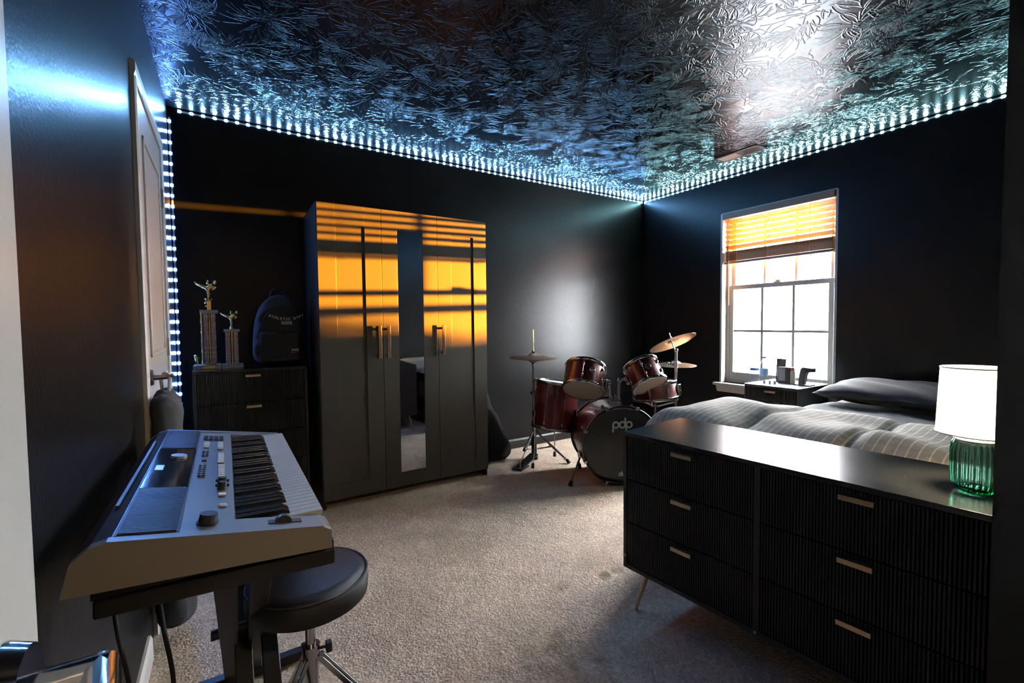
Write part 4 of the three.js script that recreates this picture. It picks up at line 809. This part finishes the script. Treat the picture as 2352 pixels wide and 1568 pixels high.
// gig bag leaning in the gap beside the wardrobe
{
  const g = blob([[-2.12, 0.09, 0.2, 0.075, -2.02, 0.1, 0.24, 0.085], [-2.1, 0.1, 0.2, 0.085, -2.1, 0.32, 0.14, 0.085], [-2.02, 0.1, 0.24, 0.08, -2.06, 0.32, 0.15, 0.07], [-2.1, 0.32, 0.14, 0.085, -2.12, 0.48, 0.1, 0.07], [-2.12, 0.48, 0.1, 0.06, -2.15, 0.95, 0.06, 0.045]], 60, 0.05);
  const t = thing('guitar_gig_bag', 'black padded guitar bag leaning in the gap beside the wardrobe', 'bag');
  mesh('bag_body', g, std([0.011, 0.011, 0.012], 0.8), t);
  mesh('zip', tube([V(-2.02, 0.03, 0.32), V(-1.965, 0.12, 0.3), V(-2.0, 0.32, 0.2), V(-2.06, 0.48, 0.14), V(-2.1, 0.9, 0.1)], 0.004, 40, 6), M.blackPlastic, t);
}

// ---------------------------------------------------------------- small things on the nightstand (top y 0.6605)
{
  const y = 0.661;
  const clear = phys([0.96, 0.98, 1.0], { roughness: 0.04, transmission: 1, thickness: 0, ior: 1.4 });
  {
    const t = thing('water_bottle', 'clear plastic water bottle with pale blue label on the nightstand', 'bottle', [-0.34, y, 1.53]);
    mesh('bottle_body', lathe([[0.001, 0.002], [0.028, 0], [0.031, 0.008], [0.031, 0.115], [0.028, 0.14], [0.013, 0.178], [0.0125, 0.192]], 40), clear, t);
    mesh('label', lathe([[0.0315, 0.05], [0.0317, 0.052], [0.0317, 0.108], [0.0315, 0.11]], 40), std([0.5, 0.72, 0.82], 0.5), t, 'pale blue paper label');
    mesh('cap', cyl(0.0145, 0.0145, 0.016, 28).translate(0, 0.19, 0), std([0.8, 0.82, 0.84], 0.4), t);
  }
  {
    const t = thing('drinking_cup', 'clear cup with blue rim at the edge of the nightstand', 'cup', [-0.43, y, 1.505]);
    mesh('cup_body', lathe([[0.001, 0.003], [0.024, 0], [0.027, 0.004], [0.031, 0.1], [0.0295, 0.1], [0.0255, 0.007]], 40), clear, t);
    mesh('rim_band', lathe([[0.0313, 0.1], [0.033, 0.1], [0.033, 0.118], [0.0313, 0.118], [0.0313, 0.1]], 40), std([0.12, 0.3, 0.75], 0.4), t, 'blue rim');
  }
  {
    const t = thing('phone', 'black phone propped upright behind the water bottle', 'phone', [-0.2, y, 1.585]);
    const g = new RoundedBoxGeometry(0.009, 0.185, 0.072, 3, 0.0044).translate(0, 0.093, 0); g.rotateZ(-0.08);
    mesh('phone_body', g, M.keyBlack, t); mesh('stand_foot', bx(-0.03, 0, -0.03, 0.03, 0.006, 0.03, 0.002), M.blackPlastic, t);
  }
  {
    const t = thing('card_box', 'black box with a grey printed card beside the water bottle', 'box', [-0.24, y, 1.655], 0.15);
    mesh('box_body', bx(-0.025, 0, -0.055, 0.025, 0.125, 0.055, 0.002), M.blackPlastic, t);
    mesh('card', bx(-0.0265, 0.02, -0.05, -0.0255, 0.118, -0.005), std([0.32, 0.3, 0.31], 0.5), t, 'grey printed card');
  }
  {
    const t = thing('sauce_bottle', 'small cream bottle with red cap on the nightstand', 'bottle', [-0.27, y, 1.712]);
    mesh('bottle_body', lathe([[0.001, 0], [0.016, 0], [0.017, 0.01], [0.016, 0.06], [0.0175, 0.09], [0.012, 0.105], [0.01, 0.108]], 32), std([0.6, 0.56, 0.38], 0.4), t);
    mesh('cap', join(cyl(0.0125, 0.012, 0.012, 24).translate(0, 0.106, 0), cyl(0.009, 0.004, 0.012, 24).translate(0, 0.118, 0)), std([0.5, 0.02, 0.02], 0.4), t, 'red cap');
  }
  {
    const t = thing('charging_stand', 'dark grey bent charging stand on the nightstand corner', 'charger', [-0.26, y, 1.79]);
    const dark = std([0.03, 0.032, 0.035], 0.45);
    mesh('base', bx(-0.05, 0, -0.06, 0.05, 0.008, 0.06, 0.004), dark, t);
    mesh('upright', extrude([[-0.012, 0.006], [0.02, 0.006], [0.024, 0.03], [0.03, 0.07], [0.04, 0.1], [0.085, 0.105], [0.085, 0.13], [0.02, 0.135], [0.006, 0.125], [-0.004, 0.08]], 0.05, 0.002).rotateY(-Math.PI / 2).translate(0.025, 0, -0.02), dark, t);
  }
  for (const [x, z] of [[-0.4, 1.565], [-0.385, 1.6], [-0.375, 1.63]]) {
    const t = thing('pill_bottle', 'tiny white bottle in front of the water bottle', 'bottle', [x, y, z], 0, 'tiny white bottles on the nightstand');
    mesh('bottle_body', lathe([[0.001, 0], [0.0085, 0], [0.009, 0.003], [0.009, 0.022], [0.006, 0.026], [0.001, 0.027]], 20), std([0.8, 0.78, 0.74], 0.4), t);
  }
}
renderer.render(scene, camera);
